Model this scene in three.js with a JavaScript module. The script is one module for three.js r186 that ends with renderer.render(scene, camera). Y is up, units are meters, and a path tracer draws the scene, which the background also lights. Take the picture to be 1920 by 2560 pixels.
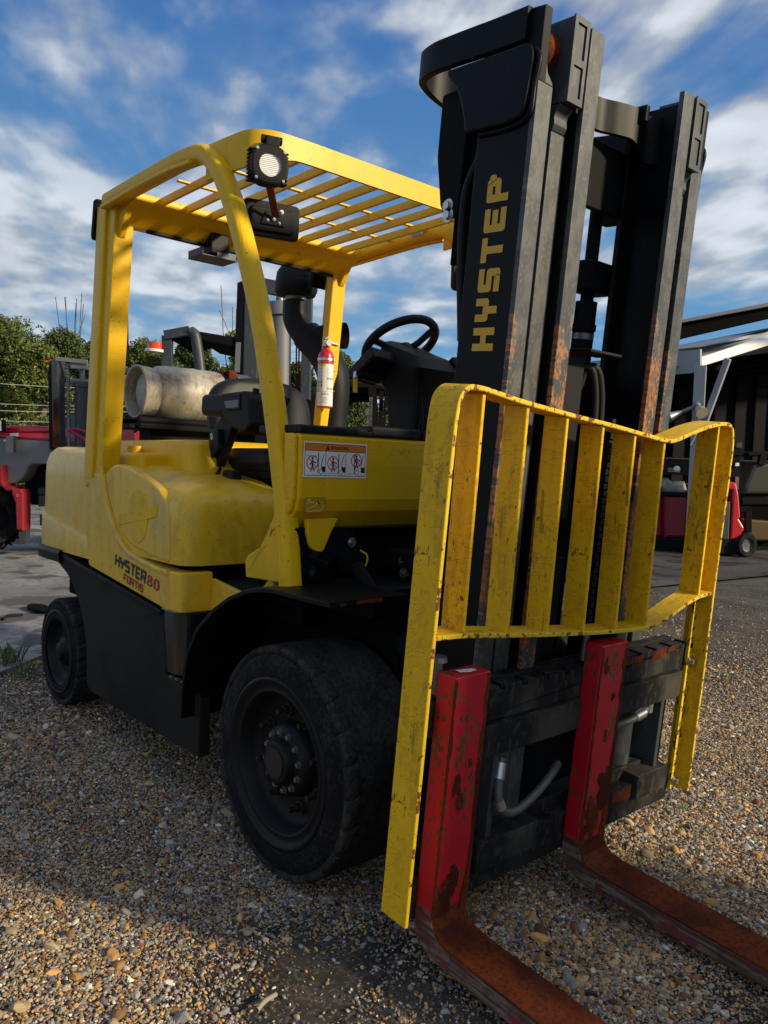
import * as THREE from 'three';
import { RoundedBoxGeometry } from 'three/addons/geometries/RoundedBoxGeometry.js';
import { mergeGeometries, mergeVertices, toCreasedNormals } from 'three/addons/utils/BufferGeometryUtils.js';

// ---------------------------------------------------------------- camera, sky, sun, exposure
const V3 = THREE.Vector3;
const scene = new THREE.Scene();
const FPX = 1983.28, CX = 960, CY = 1280;
const camPos = new V3(2.031, 1.295, 2.067);
const camera = new THREE.PerspectiveCamera(2 * Math.atan(1280 / FPX) * 180 / Math.PI, 0.75, 0.05, 600);
const yaw = 3.86293764, pitch = -0.05619363, roll = -0.03381806;
const cF = new V3(Math.cos(yaw) * Math.cos(pitch), Math.sin(pitch), Math.sin(yaw) * Math.cos(pitch));
const cR0 = new V3().crossVectors(cF, new V3(0, 1, 0)).normalize();
const cD0 = new V3().crossVectors(cF, cR0);
const cR = cR0.clone().multiplyScalar(Math.cos(roll)).addScaledVector(cD0, Math.sin(roll));
const cD = cR0.clone().multiplyScalar(-Math.sin(roll)).addScaledVector(cD0, Math.cos(roll));
{
  const m = new THREE.Matrix4().makeBasis(cR, cD.clone().negate(), cF.clone().negate());
  camera.position.copy(camPos); camera.quaternion.setFromRotationMatrix(m);
  camera.updateMatrixWorld(true);
}
const renderer = new THREE.WebGLRenderer({ antialias: true });
renderer.setSize(768, 1024);
renderer.toneMapping = THREE.LinearToneMapping;
renderer.toneMappingExposure = 1.30;
renderer.shadowMap.enabled = true;
renderer.outputColorSpace = THREE.SRGBColorSpace;

const SUN_AZ = -27 * Math.PI / 180, SUN_EL = 23 * Math.PI / 180;      // from +x towards -z
const sunDir = new V3(Math.cos(SUN_EL) * Math.cos(SUN_AZ), Math.sin(SUN_EL), Math.cos(SUN_EL) * Math.sin(SUN_AZ));
const sun = new THREE.DirectionalLight(new THREE.Color(1, 0.84, 0.58), 3.9);
sun.position.copy(sunDir).multiplyScalar(30); sun.target.position.set(-0.5, 0.8, 0);
sun.castShadow = true; sun.shadow.mapSize.set(4096, 4096); sun.shadow.radius = 9;
Object.assign(sun.shadow.camera, { left: -14, right: 14, top: 14, bottom: -14, near: 1, far: 80 });
scene.add(sun, sun.target);

// ---------------------------------------------------------------- random and noise
let seed = 12345;
function rnd() { seed = (seed * 1664525 + 1013904223) >>> 0; return seed / 4294967296; }
const rr = (a, b) => a + (b - a) * rnd();
const sst = (a, b, x) => { const t = Math.min(1, Math.max(0, (x - a) / (b - a))); return t * t * (3 - 2 * t); };
const mix = (a, b, t) => a + (b - a) * t;
function hash2(x, y, s) { let h = (x * 374761393 + y * 668265263 + s * 974634777) | 0; h = Math.imul(h ^ (h >>> 13), 1274126177); h ^= h >>> 16; return (h >>> 0) / 4294967296; }
function vnoise(x, y, s, per) {                                   // value noise, periodic if per
  const xi = Math.floor(x), yi = Math.floor(y), fx = x - xi, fy = y - yi;
  const u = fx * fx * (3 - 2 * fx), v = fy * fy * (3 - 2 * fy);
  const w = per ? (a) => ((a % per) + per) % per : (a) => a;
  const a = hash2(w(xi), w(yi), s), b = hash2(w(xi + 1), w(yi), s), c = hash2(w(xi), w(yi + 1), s), d = hash2(w(xi + 1), w(yi + 1), s);
  return (a + (b - a) * u) * (1 - v) + (c + (d - c) * u) * v;
}
function fbm(x, y, s, oct, per) { let t = 0, a = 0.5, n = 0; for (let i = 0; i < oct; i++) { t += a * vnoise(x, y, s + i, per); n += a; a *= 0.5; x *= 2; y *= 2; if (per) per *= 2; } return t / n; }

// computed sky: blue air with altocumulus banks and wisps
{
  const W = 4096, H = 2048, data = new Float32Array(W * H * 4);
  const az0 = Math.atan2(cF.z, cF.x);
  for (let j = 0; j < H; j++) {
    const el = (0.5 - (H - 1 - j + 0.5) / H) * Math.PI;           // row 0 is the bottom of the map
    for (let i = 0; i < W; i++) {
      const ph = ((i + 0.5) / W - 0.5) * 2 * Math.PI, k = (j * W + i) * 4;      // atan2(z, x)
      if (el < -0.03) { data[k] = 0.10; data[k + 1] = 0.095; data[k + 2] = 0.085; data[k + 3] = 1; continue; }
      const x = Math.cos(el) * Math.cos(ph), y = Math.sin(el), z = Math.cos(el) * Math.sin(ph);
      let a = ph - az0; a = Math.atan2(Math.sin(a), Math.cos(a)) * 57.3;     // degrees right of the view
      const e = Math.max(el, 0.0) * 57.3;
      // air
      const t = Math.pow(Math.min(1, e / 34), 0.8);
      let r = mix(0.15, 0.026, t), g = mix(0.35, 0.100, t), b = mix(0.53, 0.31, t);
      // planar cloud layer
      const h = Math.max(y, 0.0) + 0.075, px = x / h, pz = z / h;
      const c1 = px * 0.90 + pz * 0.44, c2 = -px * 0.44 + pz * 0.90;
      const wob = vnoise(px * 0.8, pz * 0.8, 71) + 0.5 * vnoise(px * 1.9, pz * 1.9, 72);
      const big = fbm(c1 * 0.75 + wob * 0.5, c2 * 1.1 - wob * 0.4, 5, 3);
      const puff = fbm(c1 * 4.6 + wob, c2 * 5.6, 23, 6);
      const wisp = fbm(c1 * 2.6 + wob * 2.2, c2 * 7.0 + wob * 1.8, 41, 6);
      let bias = -0.075;                                            // how much cloud there is in each part of the view
      bias += 0.19 * sst(8, -8, a) * sst(23, 14, e);
      bias += 0.09 * sst(-8, -22, a) * sst(28, 16, e); bias -= 0.05 * sst(18, 26, e) * sst(14, 4, a);
      bias += 0.12 * sst(10, 20, a) * sst(10, 17, e);
      bias += 0.04 * sst(2, 12, a) * sst(18, 26, e);
      bias -= 0.20 * sst(6, 14, a) * sst(12, 7, e);
      bias += 0.06 * sst(4, -4, a) * sst(9, 4, e);
      const veil = fbm(c1 * 0.9 + 7, c2 * 2.2 + wob, 61, 4);
      bias += 0.07 * sst(33, 42, e) + 0.05 * sst(30, 60, Math.abs(a));          // beyond the frame the cover goes on as in view
      bias -= 0.07 * sst(19, 25, e) * sst(-20, -10, a) * sst(16, 6, a) * sst(40, 34, e);
      const d = (big - 0.5) * 0.60 + (puff - 0.5) * 0.62 + (wisp - 0.5) * (0.35 + 0.45 * sst(8, 22, e)) + bias;
      const cov = Math.min(0.9, 0.74 * sst(-0.17, 0.27, d) + 0.30 * sst(0.42, 0.68, veil) * sst(-0.30, 0.05, d));
      const shade = 0.37 + 0.14 * sst(0.02, 0.28, d) + 0.30 * (puff - 0.47);
      const low = sst(13, 2, e) * 0.5;
      r = mix(r, Math.max(0.18, mix(shade * 1.0, 0.33, low)), cov); g = mix(g, Math.max(0.27, mix(shade * 1.07, 0.44, low)), cov); b = mix(b, Math.max(0.40, mix(shade * 1.15, 0.57, low)), cov);
      data[k] = r; data[k + 1] = g; data[k + 2] = b; data[k + 3] = 1;
    }
  }
  const t = new THREE.DataTexture(data, W, H, THREE.RGBAFormat, THREE.FloatType);
  t.mapping = THREE.EquirectangularReflectionMapping; t.minFilter = t.magFilter = THREE.LinearFilter; t.needsUpdate = true;
  scene.background = t; scene.environment = t; scene.environmentIntensity = 1; 
}

// ---------------------------------------------------------------- textures
function tex(w, h, sizeX, sizeY, fn, srgb = true) {               // fn(u, v in 0..1, i, j) -> [r,g,b] linear 0..1 ; sizes in metres
  const d = new Uint8Array(w * h * 4);
  for (let j = 0; j < h; j++) for (let i = 0; i < w; i++) {
    const c = fn((i + 0.5) / w, (j + 0.5) / h, i, j), k = (j * w + i) * 4;
    for (let q = 0; q < 3; q++) { let x = Math.min(1, Math.max(0, c[q])); if (srgb) x = x < 0.0031308 ? x * 12.92 : 1.055 * Math.pow(x, 1 / 2.4) - 0.055; d[k + q] = x * 255 + 0.5; }
    d[k + 3] = c.length > 3 ? c[3] * 255 : 255;
  }
  const t = new THREE.DataTexture(d, w, h, THREE.RGBAFormat);
  t.wrapS = t.wrapT = THREE.RepeatWrapping; t.magFilter = THREE.LinearFilter; t.minFilter = THREE.LinearMipmapLinearFilter; t.generateMipmaps = true;
  if (srgb) t.colorSpace = THREE.SRGBColorSpace;
  t.repeat.set(1 / sizeX, 1 / sizeY); t.needsUpdate = true;
  return t;
}
function scratchField(n, w, h, opt) {                            // random thin strokes, tiling
  const f = new Float32Array(w * h);
  for (let s = 0; s < n; s++) {
    let x = rnd() * w, y = rnd() * h, a = opt.ang + (rnd() - 0.5) * opt.spread, L = rr(opt.l0, opt.l1), st = rr(0.25, 1), wd = rnd() < 0.2 ? 2 : 1, curv = (rnd() - 0.5) * 0.02;
    for (let k = 0; k < L; k++) {
      x += Math.cos(a); y += Math.sin(a); a += curv;
      if (opt.gap && vnoise(k * 0.15, s, 9) < opt.gap) continue;
      for (let q = 0; q < wd; q++) { const xi = ((Math.floor(x) % w) + w) % w, yi = ((Math.floor(y + q) % h) + h) % h; f[yi * w + xi] = Math.max(f[yi * w + xi], st); }
    }
  }
  return f;
}
const lerp3 = (a, b, t) => [mix(a[0], b[0], t), mix(a[1], b[1], t), mix(a[2], b[2], t)];
const RUST = [0.17, 0.045, 0.012], RUST2 = [0.30, 0.095, 0.02], DARK = [0.012, 0.012, 0.013];
// yellow paint: clean (guard), dull (body), battered (backrest)
function yellowTex(base, opt) {
  const N = 1024, sc = scratchField(opt.scr, N, N, { ang: opt.ang ?? 0.4, spread: opt.spread ?? 6, l0: 10, l1: opt.len ?? 90, gap: 0.3 });
  return tex(N, N, opt.size, opt.size, (u, v, i, j) => {
    const a = fbm(u * 6, v * 6, opt.s, 5, 6), b = fbm(u * 40, v * 40, opt.s + 9, 4, 40), st = fbm(u * 30, v * 4, opt.s + 3, 4, 60), sp = fbm(u * 120, v * 120, opt.s + 15, 3, 120);
    let c = [base[0] * (0.90 + 0.2 * a), base[1] * (0.90 + 0.2 * a), base[2] * (0.8 + 0.4 * b)];
    c = lerp3(c, [base[0] * 0.6, base[1] * 0.55, base[2] * 0.8 + 0.008], opt.dirt * sst(0.45, 0.75, st * 0.6 + b * 0.4));
    const fd = fbm(u * 3, v * 3, opt.s + 55, 5, 3); c = lerp3(c, [0.60, 0.42, 0.12], (opt.fade || 0) * sst(0.42, 0.66, fd)); c = lerp3(c, [0.06, 0.045, 0.015], opt.spot * sst(0.785, 0.81, sp) * sst(0.45, 0.62, a));
    const q = sc[j * N + i]; if (q > 0) c = lerp3(c, [0.05, 0.04, 0.02], q * opt.sk);
    if (opt.chip) { const ch = fbm(u * 70, v * 28, opt.s + 31, 4, 70) * 0.72 + a * 0.28; c = lerp3(c, DARK, opt.chip * sst(0.725, 0.745, ch)); c = lerp3(c, [0.14, 0.10, 0.03], 0.55 * sst(0.685, 0.72, fbm(u * 46, v * 7, opt.s + 63, 5, 46 * 64) * 0.75 + a * 0.25)); c = lerp3(c, RUST, opt.rust * sst(opt.rt ?? 0.70, (opt.rt ?? 0.70) + 0.03, fbm(u * 45, v * 45, opt.s + 77, 4, 45) * 0.7 + a * 0.3)); }
    return c;
  });
}
const T = {};
T.yellow = yellowTex([0.78, 0.46, 0.004], { size: 1.1, scr: 120, dirt: 0.18, spot: 0.7, sk: 0.45, s: 101 });
T.yellowDull = yellowTex([0.78, 0.475, 0.022], { size: 1.3, scr: 420, dirt: 0.5, spot: 0.5, sk: 0.32, s: 131, len: 130, fade: 0.6 });
T.yellowBeat = yellowTex([0.78, 0.47, 0.010], { size: 0.62, scr: 620, dirt: 0.55, spot: 0.7, sk: 0.85, s: 151, ang: 0.1, spread: 1.1, len: 150, chip: 0.8, rust: 0.3 });
T.yellowEdge = yellowTex([0.74, 0.50, 0.012], { size: 0.5, scr: 200, dirt: 0.25, spot: 0.9, sk: 0.7, s: 171, chip: 0.8, rust: 1.0, rt: 0.565 });
function chipTex(base, s, size, th, soft, w = 1024) {
  return tex(w, w, size, size, (u, v) => {
    const a = fbm(u * 7, v * 7, s, 6, 7), e = fbm(u * 80, v * 40, s + 5, 4, 80), b = fbm(u * 34, v * 34, s + 8, 4, 34);
    let c = [base[0] * (0.8 + 0.4 * a), base[1] * (0.8 + 0.4 * a), base[2] * (0.8 + 0.4 * a)];
    const k = sst(th, th + soft, a * 0.5 + e * 0.5);
    c = lerp3(c, lerp3([0.085, 0.026, 0.009], [0.20, 0.065, 0.016], b), k);
    return lerp3(c, [0.32, 0.05, 0.05], 0.6 * sst(0.72, 0.78, e) * (1 - k));
  });
}
T.red = chipTex([0.50, 0.003, 0.016], 211, 0.6, 0.575, 0.015);
T.redWorn = chipTex([0.30, 0.006, 0.012], 231, 0.5, 0.50, 0.03);
T.bladeSide = tex(512, 512, 0.7, 0.35, (u, v) => { const a = fbm(u * 5, v * 10, 251, 5, 10), b = fbm(u * 40, v * 30, 261, 4, 40), l = fbm(u * 6, v * 60, 271, 3, 60); let c = lerp3([0.075, 0.028, 0.018], [0.17, 0.135, 0.10], sst(0.42, 0.6, l * 0.5 + a * 0.5)); c = lerp3(c, [0.15, 0.008, 0.018], 0.85 * sst(0.56, 0.66, a)); return lerp3(c, [0.04, 0.03, 0.025], 0.6 * sst(0.5, 0.7, b)); });
T.rust = tex(1024, 1024, 0.8, 0.8, (u, v) => { const a = fbm(u * 8, v * 8, 301, 5, 8), b = fbm(u * 110, v * 110, 311, 3, 110); return lerp3(lerp3([0.070, 0.0145, 0.005], [0.15, 0.032, 0.007], sst(0.3, 0.7, a)), [0.030, 0.012, 0.008], 0.6 * sst(0.42, 0.72, b)); });
T.black = tex(512, 512, 0.9, 0.9, (u, v) => { const a = fbm(u * 5, v * 5, 331, 5, 5), b = fbm(u * 60, v * 60, 341, 4, 60), s = fbm(u * 40, v * 4, 351, 4, 40); const k = 0.7 + 0.6 * a; return lerp3([0.0035 * k, 0.004 * k, 0.005 * k], [0.02, 0.0195, 0.018], 0.4 * sst(0.60, 0.78, b * 0.6 + s * 0.4)); });
T.skirt = tex(512, 512, 1.4, 1.4, (u, v) => { const a = fbm(u * 4, v * 4, 361, 5, 4), b = fbm(u * 50, v * 50, 366, 4, 50); return lerp3([0.009, 0.008, 0.0065], [0.022, 0.019, 0.015], 0.8 * sst(0.4, 0.7, a) + 0.3 * sst(0.6, 0.75, b)); });
T.dusty = tex(512, 512, 0.7, 0.7, (u, v) => { const a = fbm(u * 5, v * 5, 365, 6, 5), b = fbm(u * 70, v * 25, 369, 4, 70); return lerp3(lerp3([0.010, 0.010, 0.0105], [0.050, 0.045, 0.038], sst(0.38, 0.72, a)), [0.075, 0.065, 0.05], 0.5 * sst(0.58, 0.74, b)); });
T.greySteel = tex(512, 512, 0.8, 0.8, (u, v) => { const a = fbm(u * 5, v * 5, 371, 5, 5), b = fbm(u * 40, v * 12, 381, 4, 40); const k = 0.75 + 0.5 * a; return lerp3([0.040 * k, 0.046 * k, 0.053 * k], [0.11, 0.10, 0.09], 0.5 * sst(0.6, 0.75, b)); });
// front flange of the mast: grey paint worn through to rust in its lower half (u across 0..0.07 m, v along 2.6 m)
function flangeTex(s, r0, r1, edge) {
  return tex(128, 2048, 1, 1, (u, v) => {
    const y = v * 2.6, a = fbm(u * 2.5, y * 22, s, 5), b = fbm(u * 12, y * 110, s + 3, 4), e = Math.abs(u - 0.5) * 2;
    let c = lerp3([0.040, 0.045, 0.050], [0.075, 0.08, 0.085], sst(0.35, 0.7, a));
    c = lerp3(c, [0.12, 0.105, 0.07], 0.7 * sst(0.55, 0.75, b));
    const zone = sst(r1 + 0.30, r1 - 0.25, y) * sst(r0 - 0.5, r0 + 0.15, y);
    const k = sst(0.54, 0.60, a * 0.55 + b * 0.45 + 0.06 * e + (zone - 1) * 0.32 + 0.09);
    return lerp3(c, lerp3([0.15, 0.045, 0.012], [0.32, 0.14, 0.055], sst(0.3, 0.7, b)), k * (edge ? sst(0.55, 0.9, u) : 1));
  });
}
T.flangeA = flangeTex(401, 0.9, 1.72); T.flangeB = flangeTex(431, 1.0, 1.78); T.flangeD = flangeTex(491, -9, -8); T.flangeC = flangeTex(461, 1.0, 1.70, true);
T.rubber = tex(512, 512, 0.5, 0.5, (u, v) => { const a = fbm(u * 7, v * 7, 501, 5, 7), b = fbm(u * 70, v * 70, 511, 3, 70); return lerp3([0.007, 0.007, 0.0075], [0.040, 0.038, 0.034], 0.7 * sst(0.45, 0.78, a * 0.5 + b * 0.5)); });
T.tread = tex(512, 512, 0.6, 0.6, (u, v) => { const a = fbm(u * 7, v * 7, 551, 5, 7), b = fbm(u * 80, v * 80, 561, 3, 80); return lerp3([0.018, 0.0175, 0.0165], [0.060, 0.057, 0.051], 0.8 * sst(0.35, 0.75, a * 0.5 + b * 0.5)); });
T.tank = tex(1024, 1024, 0.9, 0.9, (() => { const N = 1024, sc = scratchField(1500, N, N, { ang: 1.4, spread: 2.2, l0: 10, l1: 60, gap: 0.4 }); return (u, v, i, j) => { const a = fbm(u * 6, v * 6, 521, 5, 6), b = fbm(u * 60, v * 60, 531, 4, 60); let c = lerp3([0.38, 0.345, 0.275], [0.21, 0.185, 0.14], sst(0.4, 0.7, a * 0.6 + b * 0.4)); c = lerp3(c, [0.42, 0.41, 0.38], 0.7 * sst(0.56, 0.66, fbm(u * 50, v * 30, 541, 4, 50))); return lerp3(c, [0.09, 0.07, 0.05], 0.75 * sc[j * N + i]); }; })());
T.fines = tex(1024, 1024, 1.3, 1.3, (u, v) => { const a = fbm(u * 9, v * 9, 591, 5, 9), b = fbm(u * 120, v * 120, 595, 3, 120), d = fbm(u * 160, v * 160, 597, 2, 160); let c = lerp3([0.020, 0.017, 0.014], [0.055, 0.046, 0.035], sst(0.3, 0.7, a)); c = lerp3(c, [0.11, 0.085, 0.055], 0.8 * sst(0.56, 0.66, b)); return lerp3(c, [0.24, 0.20, 0.15], sst(0.74, 0.80, d)); });
T.soil = tex(1024, 1024, 2.1, 2.1, (u, v) => { const a = fbm(u * 6, v * 6, 601, 6, 6), b = fbm(u * 90, v * 90, 611, 4, 90); let c = lerp3([0.026, 0.023, 0.019], [0.060, 0.052, 0.042], sst(0.3, 0.7, a)); return lerp3(c, [0.16, 0.13, 0.09], sst(0.66, 0.74, b)); });
T.concrete = tex(1024, 1024, 3.5, 3.5, (u, v) => { const a = fbm(u * 5, v * 5, 621, 6, 5), b = fbm(u * 80, v * 80, 631, 4, 80), s = fbm(u * 12, v * 12, 641, 5, 12); let c = lerp3([0.17, 0.165, 0.155], [0.30, 0.285, 0.26], sst(0.3, 0.7, a)); c = lerp3(c, [0.07, 0.065, 0.06], sst(0.52, 0.66, s)); return lerp3(c, [0.10, 0.09, 0.08], 0.5 * sst(0.5, 0.7, b)); });
T.bark = tex(256, 256, 0.5, 0.5, (u, v) => { const a = fbm(u * 20, v * 4, 651, 5, 20); return lerp3([0.05, 0.04, 0.03], [0.20, 0.17, 0.13], a); });

const mat = (o) => new THREE.MeshStandardMaterial(o);
const phy = (o) => new THREE.MeshPhysicalMaterial(o);
const M = {
  yellow: phy({ map: T.yellow, roughness: 0.42, specularIntensity: 0.55 }),
  yellowDull: phy({ map: T.yellowDull, roughness: 0.33, specularIntensity: 0.9 }),
  yellowBeat: phy({ map: T.yellowBeat, roughness: 0.6, specularIntensity: 0.5 }),
  yellowEdge: mat({ map: T.yellowEdge, roughness: 0.6 }),
  red: mat({ map: T.red, roughness: 0.5, bumpMap: T.red, bumpScale: 0.0008 }),
  redWorn: mat({ map: T.redWorn, roughness: 0.6 }),
  rust: phy({ map: T.rust, roughness: 0.9, specularIntensity: 0.25, bumpMap: T.rust, bumpScale: 0.0015 }),
  bladeSide: mat({ map: T.bladeSide, roughness: 0.75 }),
  black: phy({ map: T.black, roughness: 0.45, specularIntensity: 0.3 }),
  blackMatt: phy({ map: T.black, roughness: 0.75, specularIntensity: 0.35 }),
  dusty: phy({ map: T.dusty, roughness: 0.75, specularIntensity: 0.4 }),
  skirt: phy({ map: T.skirt, roughness: 0.7, specularIntensity: 0.35 }),
  gloss: phy({ color: new THREE.Color().setRGB(0.012, 0.012, 0.014), roughness: 0.28, clearcoat: 0.5, clearcoatRoughness: 0.2 }),
  plastic: phy({ color: new THREE.Color().setRGB(0.008, 0.008, 0.009), roughness: 0.55, specularIntensity: 0.45 }),
  vinyl: phy({ color: new THREE.Color().setRGB(0.010, 0.011, 0.013), roughness: 0.48, specularIntensity: 0.5 }),
  steel: mat({ map: T.greySteel, roughness: 0.5, metalness: 0.15 }),
  flangeA: mat({ map: T.flangeA, roughness: 0.5, metalness: 0.1 }), flangeB: mat({ map: T.flangeB, roughness: 0.5, metalness: 0.1 }), flangeD: mat({ map: T.flangeD, roughness: 0.5, metalness: 0.1 }), flangeC: mat({ map: T.flangeC, roughness: 0.5, metalness: 0.1 }),
  zinc: mat({ color: new THREE.Color().setRGB(0.55, 0.55, 0.53), roughness: 0.35, metalness: 0.9 }),
  dullMetal: mat({ color: new THREE.Color().setRGB(0.20, 0.20, 0.20), roughness: 0.45, metalness: 0.7 }),
  boltRust: mat({ color: new THREE.Color().setRGB(0.022, 0.016, 0.012), roughness: 0.7, metalness: 0.3 }),
  rubber: phy({ map: T.rubber, roughness: 0.85, specularIntensity: 0.3 }),
  tread: phy({ map: T.tread, roughness: 0.9, specularIntensity: 0.3 }),
  rim: phy({ color: new THREE.Color().setRGB(0.007, 0.007, 0.008), roughness: 0.5, specularIntensity: 0.4 }),
  hose: phy({ color: new THREE.Color().setRGB(0.009, 0.009, 0.010), roughness: 0.6, specularIntensity: 0.5 }),
  greyHose: mat({ color: new THREE.Color().setRGB(0.11, 0.11, 0.11), roughness: 0.5, metalness: 0.4 }),
  tank: mat({ map: T.tank, roughness: 0.5, metalness: 0.15 }),
  white: mat({ color: new THREE.Color().setRGB(0.78, 0.77, 0.74), roughness: 0.6 }),
  grey: mat({ color: new THREE.Color().setRGB(0.16, 0.165, 0.17), roughness: 0.5 }),
  redShiny: phy({ color: new THREE.Color().setRGB(0.50, 0.006, 0.014), roughness: 0.35, clearcoat: 0.6, clearcoatRoughness: 0.15 }),
  darkVoid: phy({ color: new THREE.Color().setRGB(0.005, 0.005, 0.005), roughness: 0.9, specularIntensity: 0.15 }),
  lens: phy({ color: new THREE.Color().setRGB(0.92, 0.92, 0.90), roughness: 0.25, clearcoat: 1, clearcoatRoughness: 0.05 }),
  relief: mat({ map: T.yellowDull, color: new THREE.Color().setRGB(1.0, 1.0, 0.85), roughness: 0.9, bumpMap: T.rust, bumpScale: 0.006 }),
};
// ---------------------------------------------------------------- geometry helpers
const names = new Map();
function numbered(n) { const k = names.get(n) || 0; names.set(n, k + 1); return k ? n + '_' + String(k).padStart(3, '0') : n; }
function thing(name, label, category, pos = [0, 0, 0], turn = 0, group) {
  const o = new THREE.Group(); o.name = numbered(name); o.position.set(...pos); o.rotation.y = turn; scene.add(o);
  o.userData = { label, category }; if (group) o.userData.group = group; return o;
}
function single(o, label, category, group) { o.name = numbered(o.name); Object.assign(o.userData, { label, category }); if (group) o.userData.group = group; return o; }
function sub(name, parent, pos = [0, 0, 0], rot = [0, 0, 0]) { const o = new THREE.Group(); o.name = name; o.position.set(...pos); o.rotation.set(...rot); parent.add(o); return o; }
let uvShift = 0;
function uvBox(g0) {                                              // uv in metres by the side a face points to
  const g = g0.index ? g0.toNonIndexed() : g0; if (!g.attributes.normal) g.computeVertexNormals();
  const p = g.attributes.position, uv = new Float32Array(p.count * 2); uvShift = (uvShift + 0.377) % 7;
  const a = new V3(), b = new V3(), c = new V3(), n = new V3();
  for (let i = 0; i < p.count; i += 3) {
    a.fromBufferAttribute(p, i); b.fromBufferAttribute(p, i + 1); c.fromBufferAttribute(p, i + 2);
    n.crossVectors(b.clone().sub(a), c.clone().sub(a)); const x = Math.abs(n.x), y = Math.abs(n.y), z = Math.abs(n.z);
    [a, b, c].forEach((q, k) => { const [s, t] = x >= y && x >= z ? [q.z, q.y] : y >= z ? [q.x, q.z] : [q.x, q.y]; uv[(i + k) * 2] = s + uvShift; uv[(i + k) * 2 + 1] = t + uvShift * 1.7; });
  }
  g.setAttribute('uv', new THREE.BufferAttribute(uv, 2)); return g;
}
function clean(g, keep) { const n = g.index ? g.toNonIndexed() : g; for (const k of Object.keys(n.attributes)) if (!['position', 'normal', keep && 'uv'].includes(k)) n.deleteAttribute(k); if (!n.attributes.normal) n.computeVertexNormals(); return n; }
function mesh(name, geo, m, parent, keepUV) {                    // one named mesh from one or several geometries
  let g = Array.isArray(geo) ? mergeGeometries(geo.map((q) => clean(q))) : geo;
  if (!keepUV) g = uvBox(clean(g));
  const o = new THREE.Mesh(g, m); o.name = name; o.castShadow = o.receiveShadow = true; (parent || scene).add(o); return o;
}
const box = (w, h, d, x, y, z, r = 0.004) => new RoundedBoxGeometry(w, h, d, 2, Math.min(r, w / 2.1, h / 2.1, d / 2.1)).translate(x, y, z);
const bx = (x0, x1, y0, y1, z0, z1, r = 0.004) => box(Math.abs(x1 - x0), Math.abs(y1 - y0), Math.abs(z1 - z0), (x0 + x1) / 2, (y0 + y1) / 2, (z0 + z1) / 2, r);
function shapeOf(pts, holes) { const s = new THREE.Shape(pts.map((p) => new THREE.Vector2(p[0], p[1]))); for (const h of holes || []) s.holes.push(new THREE.Path(h.map((p) => new THREE.Vector2(p[0], p[1])))); return s; }
function extr(pts, d, bev = 0.004, holes) { return new THREE.ExtrudeGeometry(shapeOf(pts, holes), { depth: d - 2 * bev, bevelEnabled: bev > 0, bevelThickness: bev, bevelSize: bev, bevelOffset: -bev, bevelSegments: 2, curveSegments: 8 }).translate(0, 0, bev); }
const sideZ = (pts, z0, z1, bev, holes) => extr(pts, z1 - z0, bev, holes).translate(0, 0, z0);                     // (x, y) outline, thick along z
const faceX = (pts, x0, x1, bev, holes) => extr(pts.map(([z, y]) => [-z, y]), x1 - x0, bev, holes && holes.map((h) => h.map(([z, y]) => [-z, y]))).rotateY(Math.PI / 2).translate(x0, 0, 0);  // (z, y) outline, thick along x
const planY = (pts, y0, y1, bev, holes) => extr(pts.map(([x, z]) => [x, -z]), y1 - y0, bev, holes && holes.map((h) => h.map(([x, z]) => [x, -z]))).rotateX(-Math.PI / 2).translate(0, y0, 0); // (x, z) outline, thick along y
function roundPts(pts, r, seg = 5) {                              // round the corners of a closed outline; p[2] overrides r
  const out = [], n = pts.length;
  for (let i = 0; i < n; i++) {
    const p = pts[i], a = pts[(i + n - 1) % n], b = pts[(i + 1) % n], R = p[2] ?? r;
    const u = [a[0] - p[0], a[1] - p[1]], v = [b[0] - p[0], b[1] - p[1]], lu = Math.hypot(...u), lv = Math.hypot(...v);
    const q = Math.min(R, lu * 0.45, lv * 0.45);
    if (q < 1e-4) { out.push([p[0], p[1]]); continue; }
    const A = [p[0] + u[0] / lu * q, p[1] + u[1] / lu * q], B = [p[0] + v[0] / lv * q, p[1] + v[1] / lv * q];
    for (let k = 0; k <= seg; k++) { const t = k / seg; out.push([(1 - t) ** 2 * A[0] + 2 * t * (1 - t) * p[0] + t * t * B[0], (1 - t) ** 2 * A[1] + 2 * t * (1 - t) * p[1] + t * t * B[1]]); }
  }
  return out;
}
const circ = (cx, cy, rx, ry, n = 28) => Array.from({ length: n }, (_, i) => [cx + rx * Math.cos(i / n * 2 * Math.PI), cy + ry * Math.sin(i / n * 2 * Math.PI)]);
const v3s = (pts) => pts.map((p) => new V3(...p));
const tube = (pts, r, seg = 40, rad = 10) => new THREE.TubeGeometry(new THREE.CatmullRomCurve3(v3s(pts), false, 'centripetal'), seg, r, rad, false);
function bar(p, q, w, d, roll = 0, r = 0.003) {                   // box from p to q
  const a = new V3(...p), b = new V3(...q), L = a.distanceTo(b), g = new RoundedBoxGeometry(w, L, d, 1, Math.min(r, w / 2.1, d / 2.1));
  if (roll) g.rotateY(roll);
  g.applyQuaternion(new THREE.Quaternion().setFromUnitVectors(new V3(0, 1, 0), b.clone().sub(a).normalize())); return g.translate(...a.add(b).multiplyScalar(0.5).toArray());
}
function cyl(p, q, r, r2 = r, n = 20) { const a = new V3(...p), b = new V3(...q), g = new THREE.CylinderGeometry(r2, r, a.distanceTo(b), n); g.applyQuaternion(new THREE.Quaternion().setFromUnitVectors(new V3(0, 1, 0), b.clone().sub(a).normalize())); return g.translate(...a.clone().add(b).multiplyScalar(0.5).toArray()); }
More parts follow.
